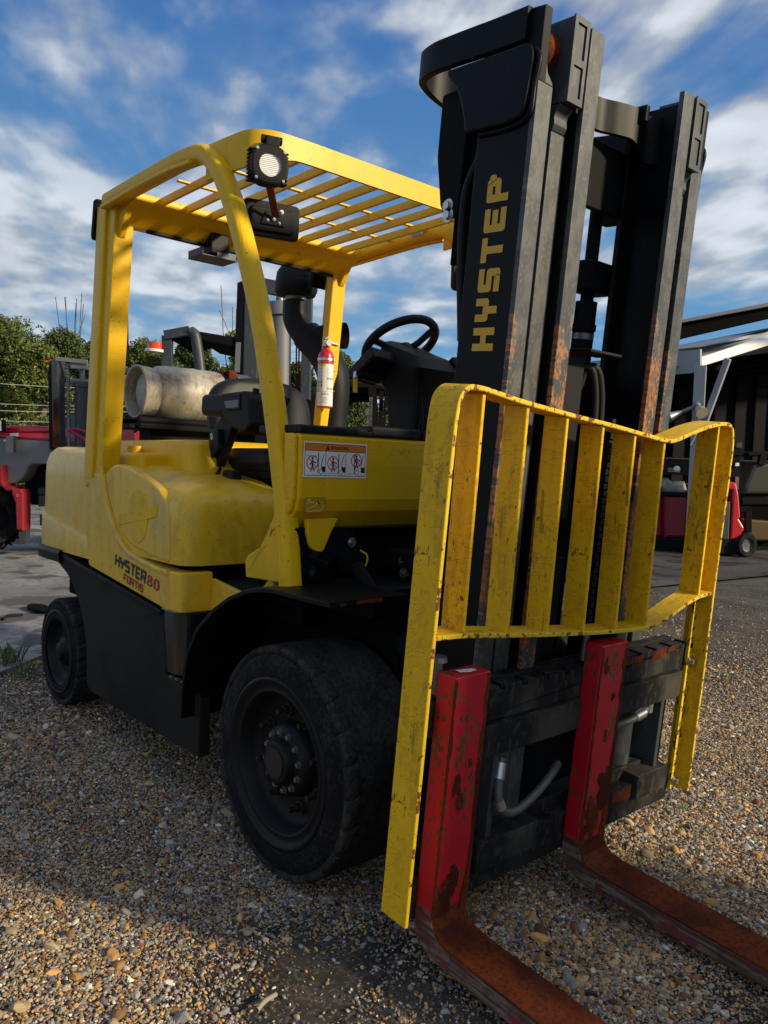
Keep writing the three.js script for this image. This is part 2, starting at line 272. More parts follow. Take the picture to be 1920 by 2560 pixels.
function loft(rings, capA = true, capB = true, closed = true) {   // rings of equal count
  const n = rings[0].length, pos = [], idx = []; rings.forEach((r) => r.forEach((p) => pos.push(...p)));
  const w = closed ? n : n - 1;
  for (let k = 0; k + 1 < rings.length; k++) for (let i = 0; i < w; i++) { const a = k * n + i, b = k * n + (i + 1) % n; idx.push(a, b, a + n, b, b + n, a + n); }
  const cap = (k, flip) => { const c = pos.length / 3, m = [0, 0, 0]; rings[k].forEach((p) => p.forEach((v, q) => m[q] += v / n)); pos.push(...m); for (let i = 0; i < n; i++) { const a = k * n + i, b = k * n + (i + 1) % n; flip ? idx.push(c, b, a) : idx.push(c, a, b); } };
  if (capA) cap(0, true); if (capB) cap(rings.length - 1, false);
  const g = new THREE.BufferGeometry(); g.setAttribute('position', new THREE.Float32BufferAttribute(pos, 3)); g.setIndex(idx); g.computeVertexNormals(); return g;
}
const crease = (g, a = 0.6) => toCreasedNormals(g.index ? g : mergeVertices(g), a);
function sweep(path, profile, ups) {                              // profile [[a,b]...] carried along a smooth path; a along side, b along up
  const c = new THREE.CatmullRomCurve3(v3s(path), false, 'centripetal'), N = path.length * 6, rings = [];
  for (let i = 0; i <= N; i++) { const t = i / N, p = c.getPoint(t), d = c.getTangent(t), s = new V3().crossVectors(d, ups).normalize(), u = new V3().crossVectors(s, d); rings.push(profile.map(([a, b]) => p.clone().addScaledVector(s, a).addScaledVector(u, b).toArray())); }
  return crease(loft(rings), 0.7);
}
const rrect = (w, h, r, seg = 4) => roundPts([[-w / 2, -h / 2], [w / 2, -h / 2], [w / 2, h / 2], [-w / 2, h / 2]], r, seg);
const lathe = (pts, n = 48) => new THREE.LatheGeometry(pts.map((p) => new THREE.Vector2(p[0], p[1])), n);
function hexBolt(p, dir, r, h, washer = 1.5) { const d = new V3(...dir), a = new V3(...p); return mergeGeometries([cyl(p, a.clone().addScaledVector(d, h * 0.3).toArray(), r * washer, r * washer, 16), cyl(p, a.clone().addScaledVector(d, h).toArray(), r, r * 0.93, 6)].map((q) => clean(q))); }
function decal(name, w, h, px, draw, parent, o, opt = {}) {       // flat print: its own thin sheet; o = {p, right, up}
  const c = document.createElement('canvas'); c.width = px; c.height = Math.round(px * h / w); const x = c.getContext('2d'); draw(x, c.width, c.height);
  const t = new THREE.CanvasTexture(c); t.colorSpace = THREE.SRGBColorSpace; t.anisotropy = 4;
  const m = mat({ map: t, roughness: opt.rough ?? 0.5, transparent: !!opt.alpha, alphaTest: opt.alpha ? 0.35 : 0 });
  const g = new THREE.PlaneGeometry(w, h), R = new V3(...o.right).normalize(), U = new V3(...o.up).normalize(), Nn = new V3().crossVectors(R, U).normalize(); const U2 = new V3().crossVectors(Nn, R);
  g.applyMatrix4(new THREE.Matrix4().makeBasis(R, U2, Nn)); g.translate(...o.p);
  return mesh(name, g, m, parent, true);
}
function at(px, py, depth) {                                      // a point at this depth in front of the lens
  return camPos.clone().addScaledVector(cF, depth).addScaledVector(cR, (px - CX) / FPX * depth).addScaledVector(cD, (py - CY) / FPX * depth);
}
// ================================================================ the forklift in front
const TAU = 0.0817465;
const lift = thing('forklift', 'large yellow forklift with black mast and red forks, nearest the camera on the gravel', 'forklift');

// ---- counterweight: rounded rear corners, a step line rising to the rear
{
  const ringAt = (ins, y, ys, xf) => {                            // half outline mirrored; ys: y shift along x
    const R = 0.30 - ins * 0.4, cx = -2.30, zc = 0.648 - ins, pts = [];
    pts.push([xf, zc]); pts.push([(xf + cx) / 2, zc]);
    for (let k = 0; k <= 8; k++) { const a = k / 8 * Math.PI / 2; pts.push([cx - R * Math.sin(a), zc - R + R * Math.cos(a)]); }
    const half = pts; const all = half.concat(half.slice().reverse().map(([x, z]) => [x, -z]));
    return all.map(([x, z]) => [x, y + (x + 1.72) * ys, z]).reverse();
  };
  const rows = [[0, 0.815, 0, -1.68], [0, 0.905, -0.117, -1.705], [0.003, 0.915, -0.117, -1.708], [0.014, 0.922, -0.117, -1.71], [0.016, 1.0, -0.05, -1.72], [0.018, 1.20, 0, -1.745], [0.022, 1.262, 0, -1.75], [0.040, 1.296, -0.02, -1.75], [0.075, 1.318, -0.035, -1.75], [0.12, 1.328, -0.03, -1.75]];
  mesh('counterweight', crease(loft(rows.map((r) => ringAt(...r))), 0.5), M.yellowDull, lift);
  // scrapes through the paint
  mesh('bumper_lip', crease(loft([[0.0, 0.755, 0, -2.03], [-0.018, 0.762, 0, -2.03], [-0.022, 0.805, 0, -2.03], [-0.012, 0.823, 0, -2.03], [0.01, 0.825, 0, -2.03]].map((r) => ringAt(...r))), 0.5), M.black, lift);
}
// ---- black side skirts
for (const s of [1, -1]) {
  const P = roundPts([[-2.10, 0.815], [-2.10, 0.755], [-1.93, 0.700, .06], [-1.775, 0.569, .08], [-1.717, 0.451, .06], [-1.695, 0.338, 0.02], [-1.690, 0.19, 0.07], [-0.583, 0.19, 0.01], [-0.583, 0.425, 0.005], [-0.860, 0.440, 0.01], [-0.897, 0.690, 0.004]], 0.01);
  mesh('skirt_panel', sideZ(P, s > 0 ? 0.60 : -0.648, s > 0 ? 0.648 : -0.60, 0.006), M.skirt, lift);
  mesh('skirt_trim', bar([-2.10, 0.806, s * 0.650], [-0.905, 0.686, s * 0.650], 0.022, 0.012, 0, 0.004), M.black, lift);
}
// ---- yellow frame plate that sweeps from the rear post under the hood to the front
const swoop = [[-1.509, 1.222], [-1.502, 1.187], [-1.482, 1.14], [-1.455, 1.09], [-1.415, 1.03], [-1.365, 0.975], [-1.30, 0.932], [-1.23, 0.904], [-1.14, 0.886], [-1.039, 0.875], [-0.94, 0.866], [-0.855, 0.862]];
for (const s of [1, -1]) {
  const P = [[-1.752, 1.224], ...swoop, [-0.842, 0.862], [-0.842, 0.706], [-0.857, 0.703], [-1.661, 0.787], [-1.673, 0.795], [-1.705, 0.92]];
  mesh('frame_plate', sideZ(P, s > 0 ? 0.585 : -0.652, s > 0 ? 0.652 : -0.585, 0.006), M.yellowDull, lift);
  const rib = swoop.map(([x, y], i) => [x - 0.018 + 0.018 * i / 11, y - 0.006 - 0.006 * i / 11, s * 0.6505]); rib.unshift([-1.535, 1.26, s * 0.65]);
  mesh('frame_rib', sweep(rib, rrect(0.024, 0.012, 0.005), new V3(0, 0, 1)), M.yellowDull, lift);
}
// front of the frame: yellow band wraps the corner above the step
{
  const plan = roundPts([[-0.840, 0.651], [-0.745, 0.651, 0.20], [-0.745, 0.515, 0], [-0.80, 0.515], [-0.80, 0.57], [-0.840, 0.585]], 0.0, 8);
  for (const s of [1, -1]) mesh('frame_corner', planY(plan.map(([x, z]) => [x, s * z]), 0.706, 0.862, 0.006), M.yellowDull, lift);
  for (const s of [1, -1]) {
    const pl = roundPts([[-0.745, 0.510], [-0.35, 0.535, 0.01], [-0.35, 0.50], [-0.745, 0.44]], 0.004);
    mesh('frame_gusset', sideZ([[-0.745, 0.835], [-0.43, 0.80], [-0.32, 0.90], [-0.30, 0.86], [-0.36, 0.80], [-0.52, 0.70], [-0.745, 0.70]], s > 0 ? 0.50 : -0.52, s > 0 ? 0.52 : -0.50, 0.004), M.yellowDull, lift);
  }
  // step tank below it, glossy black, and the step plate
  const tankPlan = roundPts([[-0.92, 0.645], [-0.755, 0.640, 0.10], [-0.755, 0.38, 0.0], [-0.92, 0.38]], 0.0, 8);
  for (const s of [1, -1]) {
    mesh('step_tank', planY(tankPlan.map(([x, z]) => [x, s * z]), 0.452, 0.705, 0.006), M.gloss, lift);
    mesh('step_plate', bx(-0.90, -0.58, 0.418, 0.436, s * 0.36, s * 0.645), M.blackMatt, lift);
    const teeth = []; for (let i = 0; i < 5; i++) { const x = -0.845 + i * 0.048; teeth.push(bx(x, x + 0.028, 0.436, 0.446, s * 0.628, s * 0.645, 0.003)); for (let k = 0; k < 3; k++) teeth.push(bx(x, x + 0.02, 0.436, 0.443, s * (0.56 - k * 0.06), s * (0.575 - k * 0.06), 0.002)); }
    mesh('step_grip', teeth, M.greyHose, lift);
  }
}
// ---- hood: right and left shoulders and the engine cover between
function hoodShoulder(s) {
  const ring = (zo, xf, t, ins) => {
    const pts = roundPts([[-1.50 + ins * 0.7, zo], [xf, zo, 0.10], [xf, 0.20, 0.0], [-1.50 + ins * 0.7, 0.20, 0.0]], 0, 8);
    return pts.map(([x, z]) => { const yt = 1.188 + (-0.75 - x) * 0.158 - 0.02 * sst(-1.3, -1.5, x) * 1.4; return [x, 0.886 + (yt - 0.886) * t, s * z]; });
  };
  const R = [[0.638, -0.748, 0, 0], [0.638, -0.748, 0.5, 0], [0.636, -0.750, 0.70, 0.005], [0.626, -0.757, 0.80, 0.02], [0.600, -0.775, 0.895, 0.05], [0.555, -0.805, 0.965, 0.09], [0.50, -0.85, 1.0, 0.13], [0.42, -0.90, 1.015, 0.17]].map((a) => ring(...a));
  if (s > 0) R.forEach((r) => r.reverse());
  return crease(loft(R), 0.45);
}
for (const s of [1, -1]) {
  const h = mesh('hood', hoodShoulder(s), M.yellowDull, lift);
  // the flat panel set into the side of the hood
  const pan = roundPts([[-1.505, 1.23, 0.06], [-1.41, 1.272, 0.06], [-1.243, 1.262, 0.08], [-1.06, 1.215, 0.1], [-0.945, 1.170, 0.09], [-0.878, 1.105, 0.08], [-0.864, 1.0, 0.06], [-0.860, 0.888, 0.02], [-1.06, 0.900, 0.05], [-1.24, 0.928, 0.08], [-1.36, 1.000, 0.08], [-1.46, 1.10, 0.08], [-1.505, 1.19, 0.05]], 0.03, 6);
  mesh('hood_panel', sideZ(pan, s > 0 ? 0.60 : -0.6455, s > 0 ? 0.6455 : -0.60, 0.012), M.yellowDull, h);
  if (s > 0) {                                                      // worn relief: an oval crossed by a band
    const em = mesh('emblem', [sideZ(circ(-1.148, 1.054, 0.094, 0.112, 40), 0.640, 0.6485, 0.002), sideZ([[-1.336, 1.003], [-0.972, 1.062], [-0.968, 1.115], [-1.332, 1.052]], 0.640, 0.6495, 0.002)], M.relief, h);
    em.userData.label = 'worn oval emblem with a slanted band pressed into the hood side';
  }
}
{
  const plan = roundPts([[-2.25, 0.42], [-1.02, 0.42, 0.05], [-1.02, -0.42, 0.05], [-2.25, -0.42]], 0.03);
  const cover = crease(loft([[0, 0.9], [0, 1.33], [0.012, 1.365], [0.04, 1.385], [0.1, 1.39]].map(([ins, y]) => plan.map(([x, z]) => [x * 1 + (x > -1.6 ? -ins : ins) - (x > -1.6 ? (y - 0.9) * 0.20 : 0), y, z * (1 - ins * 1.5)]).reverse())), 0.5);
  mesh('engine_cover', cover, M.yellow, lift);
  mesh('hood_deck', bx(-1.78, -1.35, 1.24, 1.325, 0.30, 0.54, 0.02), M.yellow, lift);
  mesh('filler_cap', new THREE.CylinderGeometry(0.033, 0.036, 0.035, 20).translate(-1.62, 1.34, 0.46), M.yellow, lift);
  mesh('frame_core', [bx(-2.0, 0.12, 0.25, 0.80, -0.39, 0.39, 0.01), bx(-1.7, -0.80, 0.6, 0.868, -0.56, 0.56, 0.01), bx(-0.76, -0.16, 0.74, 0.80, -0.50, 0.50, 0.01)], M.darkVoid, lift);
}
// ---- front fenders: flat top plate and arch behind the wheel
for (const s of [1, -1]) {
  const out = [[0.255, 0.905], [-0.05, 0.905], [-0.128, 0.897], [-0.20, 0.880], [-0.305, 0.842], [-0.41, 0.785], [-0.53, 0.692], [-0.602, 0.582], [-0.632, 0.444], [-0.640, 0.34]];
  const inn = out.map(([x, y], i) => { const a = out[Math.max(0, i - 1)], b = out[Math.min(out.length - 1, i + 1)], dx = b[0] - a[0], dy = b[1] - a[1], L = Math.hypot(dx, dy); return [x - dy / L * 0.016, y + dx / L * 0.016]; });
  mesh('fender', sideZ(out.concat(inn.reverse()), s > 0 ? 0.39 : -0.70, s > 0 ? 0.70 : -0.39, 0.003), M.black, lift);
  mesh('wheel_well', bx(-0.62, 0.20, 0.22, 0.88, s * 0.33, s * 0.385, 0.01), M.darkVoid, lift);
}
mesh('fender_rust', [bx(0.2545, 0.2575, 0.892, 0.903, 0.50, 0.60, 0.001), bx(0.2545, 0.2572, 0.891, 0.899, 0.64, 0.66, 0.001)], M.rust, lift);

// ---- front cowl: yellow panel with a rolled lower edge, black cap, warning print
{
  const prof = [[-0.060, 1.395], [-0.045, 1.385], [-0.042, 1.30], [-0.046, 1.185], [-0.060, 1.145], [-0.115, 1.088], [-0.160, 1.075], [-0.18, 1.085], [-0.10, 1.17], [-0.10, 1.395]];
  const g = sideZ(prof, -0.605, 0.605, 0.008);
  mesh('cowl_panel', g, M.yellow, lift);
  mesh('cowl_edge', sideZ(prof.map(([x, y]) => [x - 0.012, y]), 0.605, 0.622, 0.006), M.yellow, lift);
  const lug = faceX(roundPts([[0.555, 1.12], [0.555, 1.075], [0.54, 1.02, 0.03], [0.49, 1.005, 0.02], [0.46, 1.07], [0.43, 1.12]], 0.004), -0.085, -0.06, 0.004);
  mesh('cowl_lug', lug, M.yellow, lift);
  mesh('cowl_cap', [bx(-0.30, -0.05, 1.396, 1.424, 0.32, 0.60, 0.008), bx(-0.30, -0.05, 1.396, 1.436, 0.07, 0.305, 0.01), bx(-0.30, -0.052, 1.396, 1.415, 0.30, 0.33, 0.004), bx(-0.30, -0.05, 1.396, 1.432, -0.60, 0.055, 0.01)], M.plastic, lift);
  mesh('floor_plate', bx(-0.76, -0.16, 0.802, 0.822, -0.50, 0.50, 0.004), M.blackMatt, lift);
  decal('warning_sign', 0.262, 0.115, 1024, (x, W, H) => {
    x.fillStyle = '#e9e8e4'; x.fillRect(0, 0, W, H); x.strokeStyle = '#111'; x.lineWidth = 7; x.strokeRect(24, 24, W - 48, H - 48);
    x.fillStyle = '#e07a10'; x.fillRect(27, 27, W - 54, 84); x.strokeRect(24, 24, W - 48, 90);
    x.fillStyle = '#111'; x.font = 'bold 62px sans-serif'; x.textAlign = 'left'; x.textBaseline = 'middle'; x.fillText('WARNING', 420, 71);
    x.beginPath(); x.moveTo(340, 103); x.lineTo(376, 37); x.lineTo(412, 103); x.closePath(); x.fill(); x.fillStyle = '#e07a10'; x.fillRect(372, 58, 8, 26); x.fillRect(372, 89, 8, 8); x.fillStyle = '#111';
    for (let k = 1; k < 3; k++) { x.beginPath(); x.moveTo(24 + k * 325, 114); x.lineTo(24 + k * 325, H - 24); x.stroke(); }
    for (let k = 0; k < 3; k++) {
      const ox = 24 + k * 325, cx = ox + 118 + (k === 2 ? 60 : 0), cy = k === 2 ? 220 : 265;
      x.fillStyle = x.strokeStyle = '#161616';
      // truck: mast, cab curve, body, wheel
      const mx = ox + (k === 2 ? 150 : 210); x.lineWidth = 13; x.beginPath(); x.moveTo(mx, 140); x.lineTo(mx, 395); x.stroke();
      x.lineWidth = 9; x.beginPath(); x.moveTo(ox + 300, 150); x.quadraticCurveTo(ox + 262, 230, ox + 262, 330); x.stroke(); x.fillRect(ox + 262, 310, 60, 70);
      x.beginPath(); x.moveTo(ox + 20, k ? 395 : 180); x.lineTo(mx, k ? 395 : 180); x.lineWidth = 5; x.stroke();
      x.fillStyle = '#e9e8e4'; x.beginPath(); x.arc(mx + 45, 378, 30, 0, 7); x.fill(); x.lineWidth = 7; x.stroke();
      // figure
      x.fillStyle = '#161616'; x.beginPath(); x.arc(cx, cy - 55, 17, 0, 7); x.fill(); x.lineWidth = 26; x.lineCap = 'round';
      x.beginPath(); x.moveTo(cx, cy - 22); x.lineTo(cx + 4, cy + 40); x.stroke(); x.lineWidth = 15;
      x.beginPath(); x.moveTo(cx + 2, cy + 40); x.lineTo(cx - 18, cy + 110); x.moveTo(cx + 6, cy + 40); x.lineTo(cx + 30, cy + 105); x.moveTo(cx, cy - 18); x.lineTo(cx - 34, cy + 25); x.moveTo(cx, cy - 18); x.lineTo(cx + 60, cy + 2); x.stroke(); x.lineCap = 'butt';
      x.strokeStyle = '#c3163a'; x.lineWidth = 13; x.beginPath(); x.arc(cx, cy, 84, 0, 7); x.moveTo(cx - 60, cy - 60); x.lineTo(cx + 60, cy + 60); x.stroke();
      x.strokeStyle = '#161616'; x.lineWidth = 7;
    }
    x.fillStyle = '#333'; x.fillRect(900, 415, 70, 8);
  }, lift, { p: [-0.040, 1.313, 0.464], right: [0, 0, -1], up: [0.02, 1, 0] });
  mesh('dark_backing', bx(-0.30, -0.19, 0.80, 1.12, -0.55, 0.44, 0.01), M.darkVoid, lift);  // near-black panel added to keep the space under the cowl dark
  decal('map_sticker', 0.082, 0.050, 512, (x, W, H) => {
    x.fillStyle = '#b98a14'; x.fillRect(0, 0, W, H); x.fillStyle = '#efe2a0'; x.font = 'bold 40px sans-serif'; x.fillText('MFG', 60, 70); x.fillText('KY PRIDE', 60, 118);
    x.strokeStyle = '#f2e59a'; x.lineWidth = 8; x.beginPath(); [[60, 285], [70, 235], [130, 230], [180, 180], [250, 190], [300, 130], [350, 100], [420, 110], [480, 190], [440, 240], [400, 275], [60, 285]].forEach(([a, b], i) => i ? x.lineTo(a, b) : x.moveTo(a, b)); x.stroke();
    x.fillRect(360, 205, 12, 12); x.fillStyle = '#40260a'; x.beginPath(); x.moveTo(300, 0); x.lineTo(340, 90); x.lineTo(400, 130); x.lineTo(330, 140); x.fill();
  }, lift, { p: [-0.043, 1.166, 0.541], right: [0, 0, -1], up: [0.04, 1, 0] });
  // black hanger plates and axle parts under the cowl
  const hang = faceX(roundPts([[0.60, 1.09], [0.545, 1.09], [0.535, 1.00, .03], [0.50, 0.985, 0.02], [0.455, 0.975, 0.05], [0.435, 0.905], [0.60, 0.905]], 0.003), -0.105, -0.075, 0.004, [circ(0.510, 0.945, 0.028, 0.030, 24)]);
  mesh('lit_backing', cyl([-0.115, 0.945, 0.510], [-0.106, 0.945, 0.510], 0.030), M.steel, lift);  // grey disc added behind the hanger hole, its tone standing for lit background
  mesh('hanger_plate', hang, M.black, lift);
  mesh('axle_housing', [faceX(roundPts([[0.475, 0.92], [0.44, 1.075, 0.02], [0.33, 1.08, 0.03], [0.20, 0.92]], 0.003), -0.17, -0.12, 0.005, [circ(0.335, 0.965, 0.05, 0.045, 24)]), bx(-0.16, 0.12, 0.80, 0.90, -0.42, 0.42, 0.01), cyl([-0.06, 0.36, -0.42], [-0.06, 0.36, 0.42], 0.12), bx(-0.13, 0.08, 0.93, 1.0, -0.42, 0.18, 0.02)], M.blackMatt, lift);
  mesh('hanger_bolt', [hexBolt([-0.118, 1.03, 0.325], [1, 0, 0], 0.012, 0.014)], M.zinc, lift);
  for (const [a, b, c] of [[-0.02, 0.965, 0.17], [0.02, 0.93, 0.20], [0.05, 0.845, 0.21]]) mesh('axle_bolt', hexBolt([a, b, c], [1, 0, 0], 0.012, 0.02), M.dullMetal, lift);
  mesh('wire', tube([[-0.11, 1.00, 0.29], [-0.09, 0.985, 0.275], [-0.085, 0.955, 0.28], [-0.10, 0.92, 0.30]], 0.0035, 16, 6), M.yellow, lift);
}
// ---- lettering on the frame
function blockText(x, txt, X, Y, S, lw, col) {                    // squared capitals from strokes; S = letter height
  x.strokeStyle = col; x.lineWidth = lw; x.lineJoin = 'round'; x.lineCap = 'butt';
  const G = { H: [[[0, 0], [0, 1]], [[.62, 0], [.62, 1]], [[0, .5], [.62, .5]]], Y: [[[0, 0], [0, .42], [.62, .42], [.62, 0]], [[.31, .42], [.31, 1]]], S: [[[.64, .06], [.02, .06], [.02, .5], [.6, .5], [.6, .94], [-.02, .94]]], T: [[[0, .06], [.66, .06]], [[.33, 0], [.33, 1]]], E: [[[.62, .06], [.02, .06], [.02, .94], [.62, .94]], [[.02, .5], [.56, .5]]], R: [[[0, 1], [0, .06], [.6, .06], [.6, .52], [0, .52]], [[.35, .52], [.62, 1]]], F: [[[.62, .06], [.02, .06], [.02, 1]], [[.02, .52], [.5, .52]]], O: [[[0, .06], [.62, .06], [.62, .94], [0, .94], [0, .02]]], I: [[[.1, 0], [.1, 1]]], 8: [[[.05, .06], [.57, .06], [.57, .48], [.05, .48], [.05, .02]], [[0, .48], [.62, .48], [.62, .94], [0, .94], [0, .46]]], 0: [[[0, .06], [.62, .06], [.62, .94], [0, .94], [0, .02]]] };
  let cx = X; for (const ch of txt) { for (const st of G[ch] || []) { x.beginPath(); st.forEach(([a, b], i) => i ? x.lineTo(cx + a * S, Y + b * S) : x.moveTo(cx + a * S, Y + b * S)); x.stroke(); } cx += (ch === 'I' ? 0.38 : 0.86) * S; }
}
{
  const dir = [1, -0.137, 0];
  decal('model_lettering', 0.50, 0.15, 1000, (x, W, H) => {
    x.clearRect(0, 0, W, H); x.save(); x.translate(28, 0); x.scale(1.30, 1); blockText(x, 'HYSTER', 6, 70, 96, 24, '#15130f'); x.restore();
    x.save(); x.translate(672, 0); x.scale(1.75, 1); x.fillStyle = '#8f1420'; x.font = 'bold 128px sans-serif'; x.fillText('80', 0, 168); x.restore();
    x.save(); x.translate(222, 0); x.scale(1.45, 1); blockText(x, 'FORTIS', 6, 194, 60, 15, '#8f1420'); x.restore();
  }, lift, { p: [-1.127, 0.802, 0.6535], right: dir, up: [0, 1, 0] }, { alpha: true });
}
// ---- overhead guard
const guard = sub('overhead_guard', lift);
{
  for (const s of [1, -1]) {
    const leg = [[-0.085, 0.90, 0.600], [-0.128, 1.2, 0.603], [-0.210, 1.54, 0.608], [-0.288, 1.80, 0.612], [-0.378, 2.02, 0.617], [-0.470, 2.205, 0.621], [-0.565, 2.345, 0.626], [-0.655, 2.412, 0.630], [-0.78, 2.432, 0.634], [-1.10, 2.434, 0.641], [-1.50, 2.430, 0.646]].map(([x, y, z]) => [x, y, s * z]);
    mesh('guard_leg', sweep(leg, rrect(0.068, 0.070, 0.030, 6), new V3(0, 0, 1)), M.yellow, guard);
    mesh('leg_gusset', sideZ(roundPts([[-0.10, 0.905], [-0.36, 0.895], [-0.37, 0.965, 0.03], [-0.225, 1.03, 0.0], [-0.17, 1.20], [-0.12, 1.20]], 0.004), s > 0 ? 0.575 : -0.60, s > 0 ? 0.60 : -0.575, 0.004), M.yellow, guard);
    // rear post: an outer and an inner channel with a groove between, leaning forward
    const lean = (y) => (y - 1.22) * 0.103;
    const post = (x0, x1, z0, z1, yb = 1.2) => crease(loft([yb, 1.5, 2.0, 2.42].map((y) => rrect(x1 - x0, z1 - z0, 0.01, 3).map(([a, b]) => [a + (x0 + x1) / 2 + lean(y), y, s * (b + (z0 + z1) / 2)]))), 0.5);
    mesh('guard_post', [post(-1.725, -1.625, 0.640, 0.662), post(-1.64, -1.565, 0.60, 0.647, 1.1), post(-1.60, -1.545, 0.56, 0.650, 1.1)], M.yellow, guard);
    mesh('post_foot', bx(-1.74, -1.55, 1.14, 1.235, s * 0.56, s * 0.648, 0.006), M.yellowDull, guard); mesh('post_bolt', hexBolt([-1.70, 1.17, s * 0.652], [0, 0, s], 0.010, 0.008), M.yellowDull, guard); mesh('post_cap', sideZ(roundPts([[-1.63, 2.46], [-1.655, 2.30], [-1.635, 2.28], [-1.585, 2.46]], 0.012), s > 0 ? 0.56 : -0.67, s > 0 ? 0.67 : -0.56, 0.006), M.blackMatt, guard);
    // corner gusset between post and rail
    mesh('corner_gusset', sideZ(roundPts([[-1.50, 2.40], [-1.27, 2.40], [-1.36, 2.37, 0.03], [-1.425, 2.27, 0.02], [-1.47, 2.25]], 0.004), s > 0 ? 0.60 : -0.63, s > 0 ? 0.63 : -0.60, 0.004), M.yellow, guard);
    mesh('rail_lip', sweep([[-0.70, 2.388, s * 0.662], [-0.85, 2.398, s * 0.668], [-1.2, 2.398, s * 0.676], [-1.48, 2.394, s * 0.68]], rrect(0.018, 0.03, 0.006, 3), new V3(0, 0, 1)), M.yellow, guard);
  }
  // front crossbar: a wide flat bar whose ends turn back to the rails
  const path = [[-0.66, 0.62], [-0.52, 0.606], [-0.42, 0.585], [-0.375, 0.53], [-0.362, 0.42], [-0.36, 0.2], [-0.36, 0]]; const full = path.concat(path.slice(0, -1).reverse().map(([x, z]) => [x, -z]));
  const c = new THREE.CatmullRomCurve3(full.map(([x, z]) => new V3(x, 0, z)), false, 'centripetal'), rings = [];
  for (let i = 0; i <= 90; i++) { const p = c.getPoint(i / 90), d = c.getTangent(i / 90), n = new V3(-d.z, 0, d.x).multiplyScalar(-1), hi = 2.447, lo = 2.447 - 0.080 - 0.045 * sst(0.42, 0.60, Math.abs(p.z)); rings.push([[0.006, lo], [0.006, hi], [-0.006, hi], [-0.006, lo]].map(([a, y]) => [p.x + n.x * a, y, p.z + n.z * a])); }
  mesh('roof_header', crease(loft(rings), 0.5), M.yellow, guard);
  for (let i = 0; i < 9; i++) { const z = 0.508 - i * 0.125; mesh('roof_slat', bx(-1.29, -0.365, 2.390, 2.424, z - 0.007, z + 0.007, 0.002), M.yellow, guard); }
  for (const x of [-0.76, -1.02]) mesh('roof_tie', bx(x - 0.010, x + 0.010, 2.424, 2.432, -0.60, 0.56, 0.002), M.yellow, guard);
  mesh('roof_crossbeam', [bx(-1.50, -1.27, 2.395, 2.430, -0.63, 0.63, 0.012), sideZ([[-1.29, 2.405], [-1.50, 2.405], [-1.50, 2.33], [-1.43, 2.325]], -0.61, 0.61, 0.006)], M.yellow, guard);
  mesh('crossbeam_cable', tube([[-1.43, 2.318, 0.5], [-1.43, 2.316, 0.2], [-1.43, 2.312, -0.55]], 0.010, 20, 8), M.hose, guard);
  decal('rating_sticker', 0.085, 0.035, 256, (x, W, H) => { x.fillStyle = '#b9b4a4'; x.fillRect(0, 0, W, H); x.fillStyle = '#a02a1a'; x.fillRect(0, 0, W, 22); x.fillStyle = '#222'; x.fillRect(70, 4, 110, 12); for (let k = 0; k < 6; k++) x.fillRect(10, 32 + k * 12, 236 - (k * 37) % 60, 5); }, guard, { p: [-0.82, 2.432, -0.592], right: [1, 0, 0], up: [0, 1, 0] });
  // black bracket with an electric box hanging from the crossbeam
  mesh('control_box', [bx(-1.46, -1.36, 2.27, 2.40, 0.12, 0.215, 0.006)], M.plastic, guard);
  mesh('box_tray', [bx(-1.47, -1.33, 2.245, 2.251, 0.09, 0.275, 0.002), bx(-1.47, -1.33, 2.245, 2.283, 0.271, 0.275, 0.001), bx(-1.332, -1.328, 2.245, 2.270, 0.10, 0.20, 0.001)], M.steel, guard);
  mesh('box_cable', tube([[-1.40, 2.28, 0.10], [-1.38, 2.275, 0.02], [-1.41, 2.30, -0.06], [-1.44, 2.33, -0.12]], 0.007, 16, 6), M.hose, guard);
}
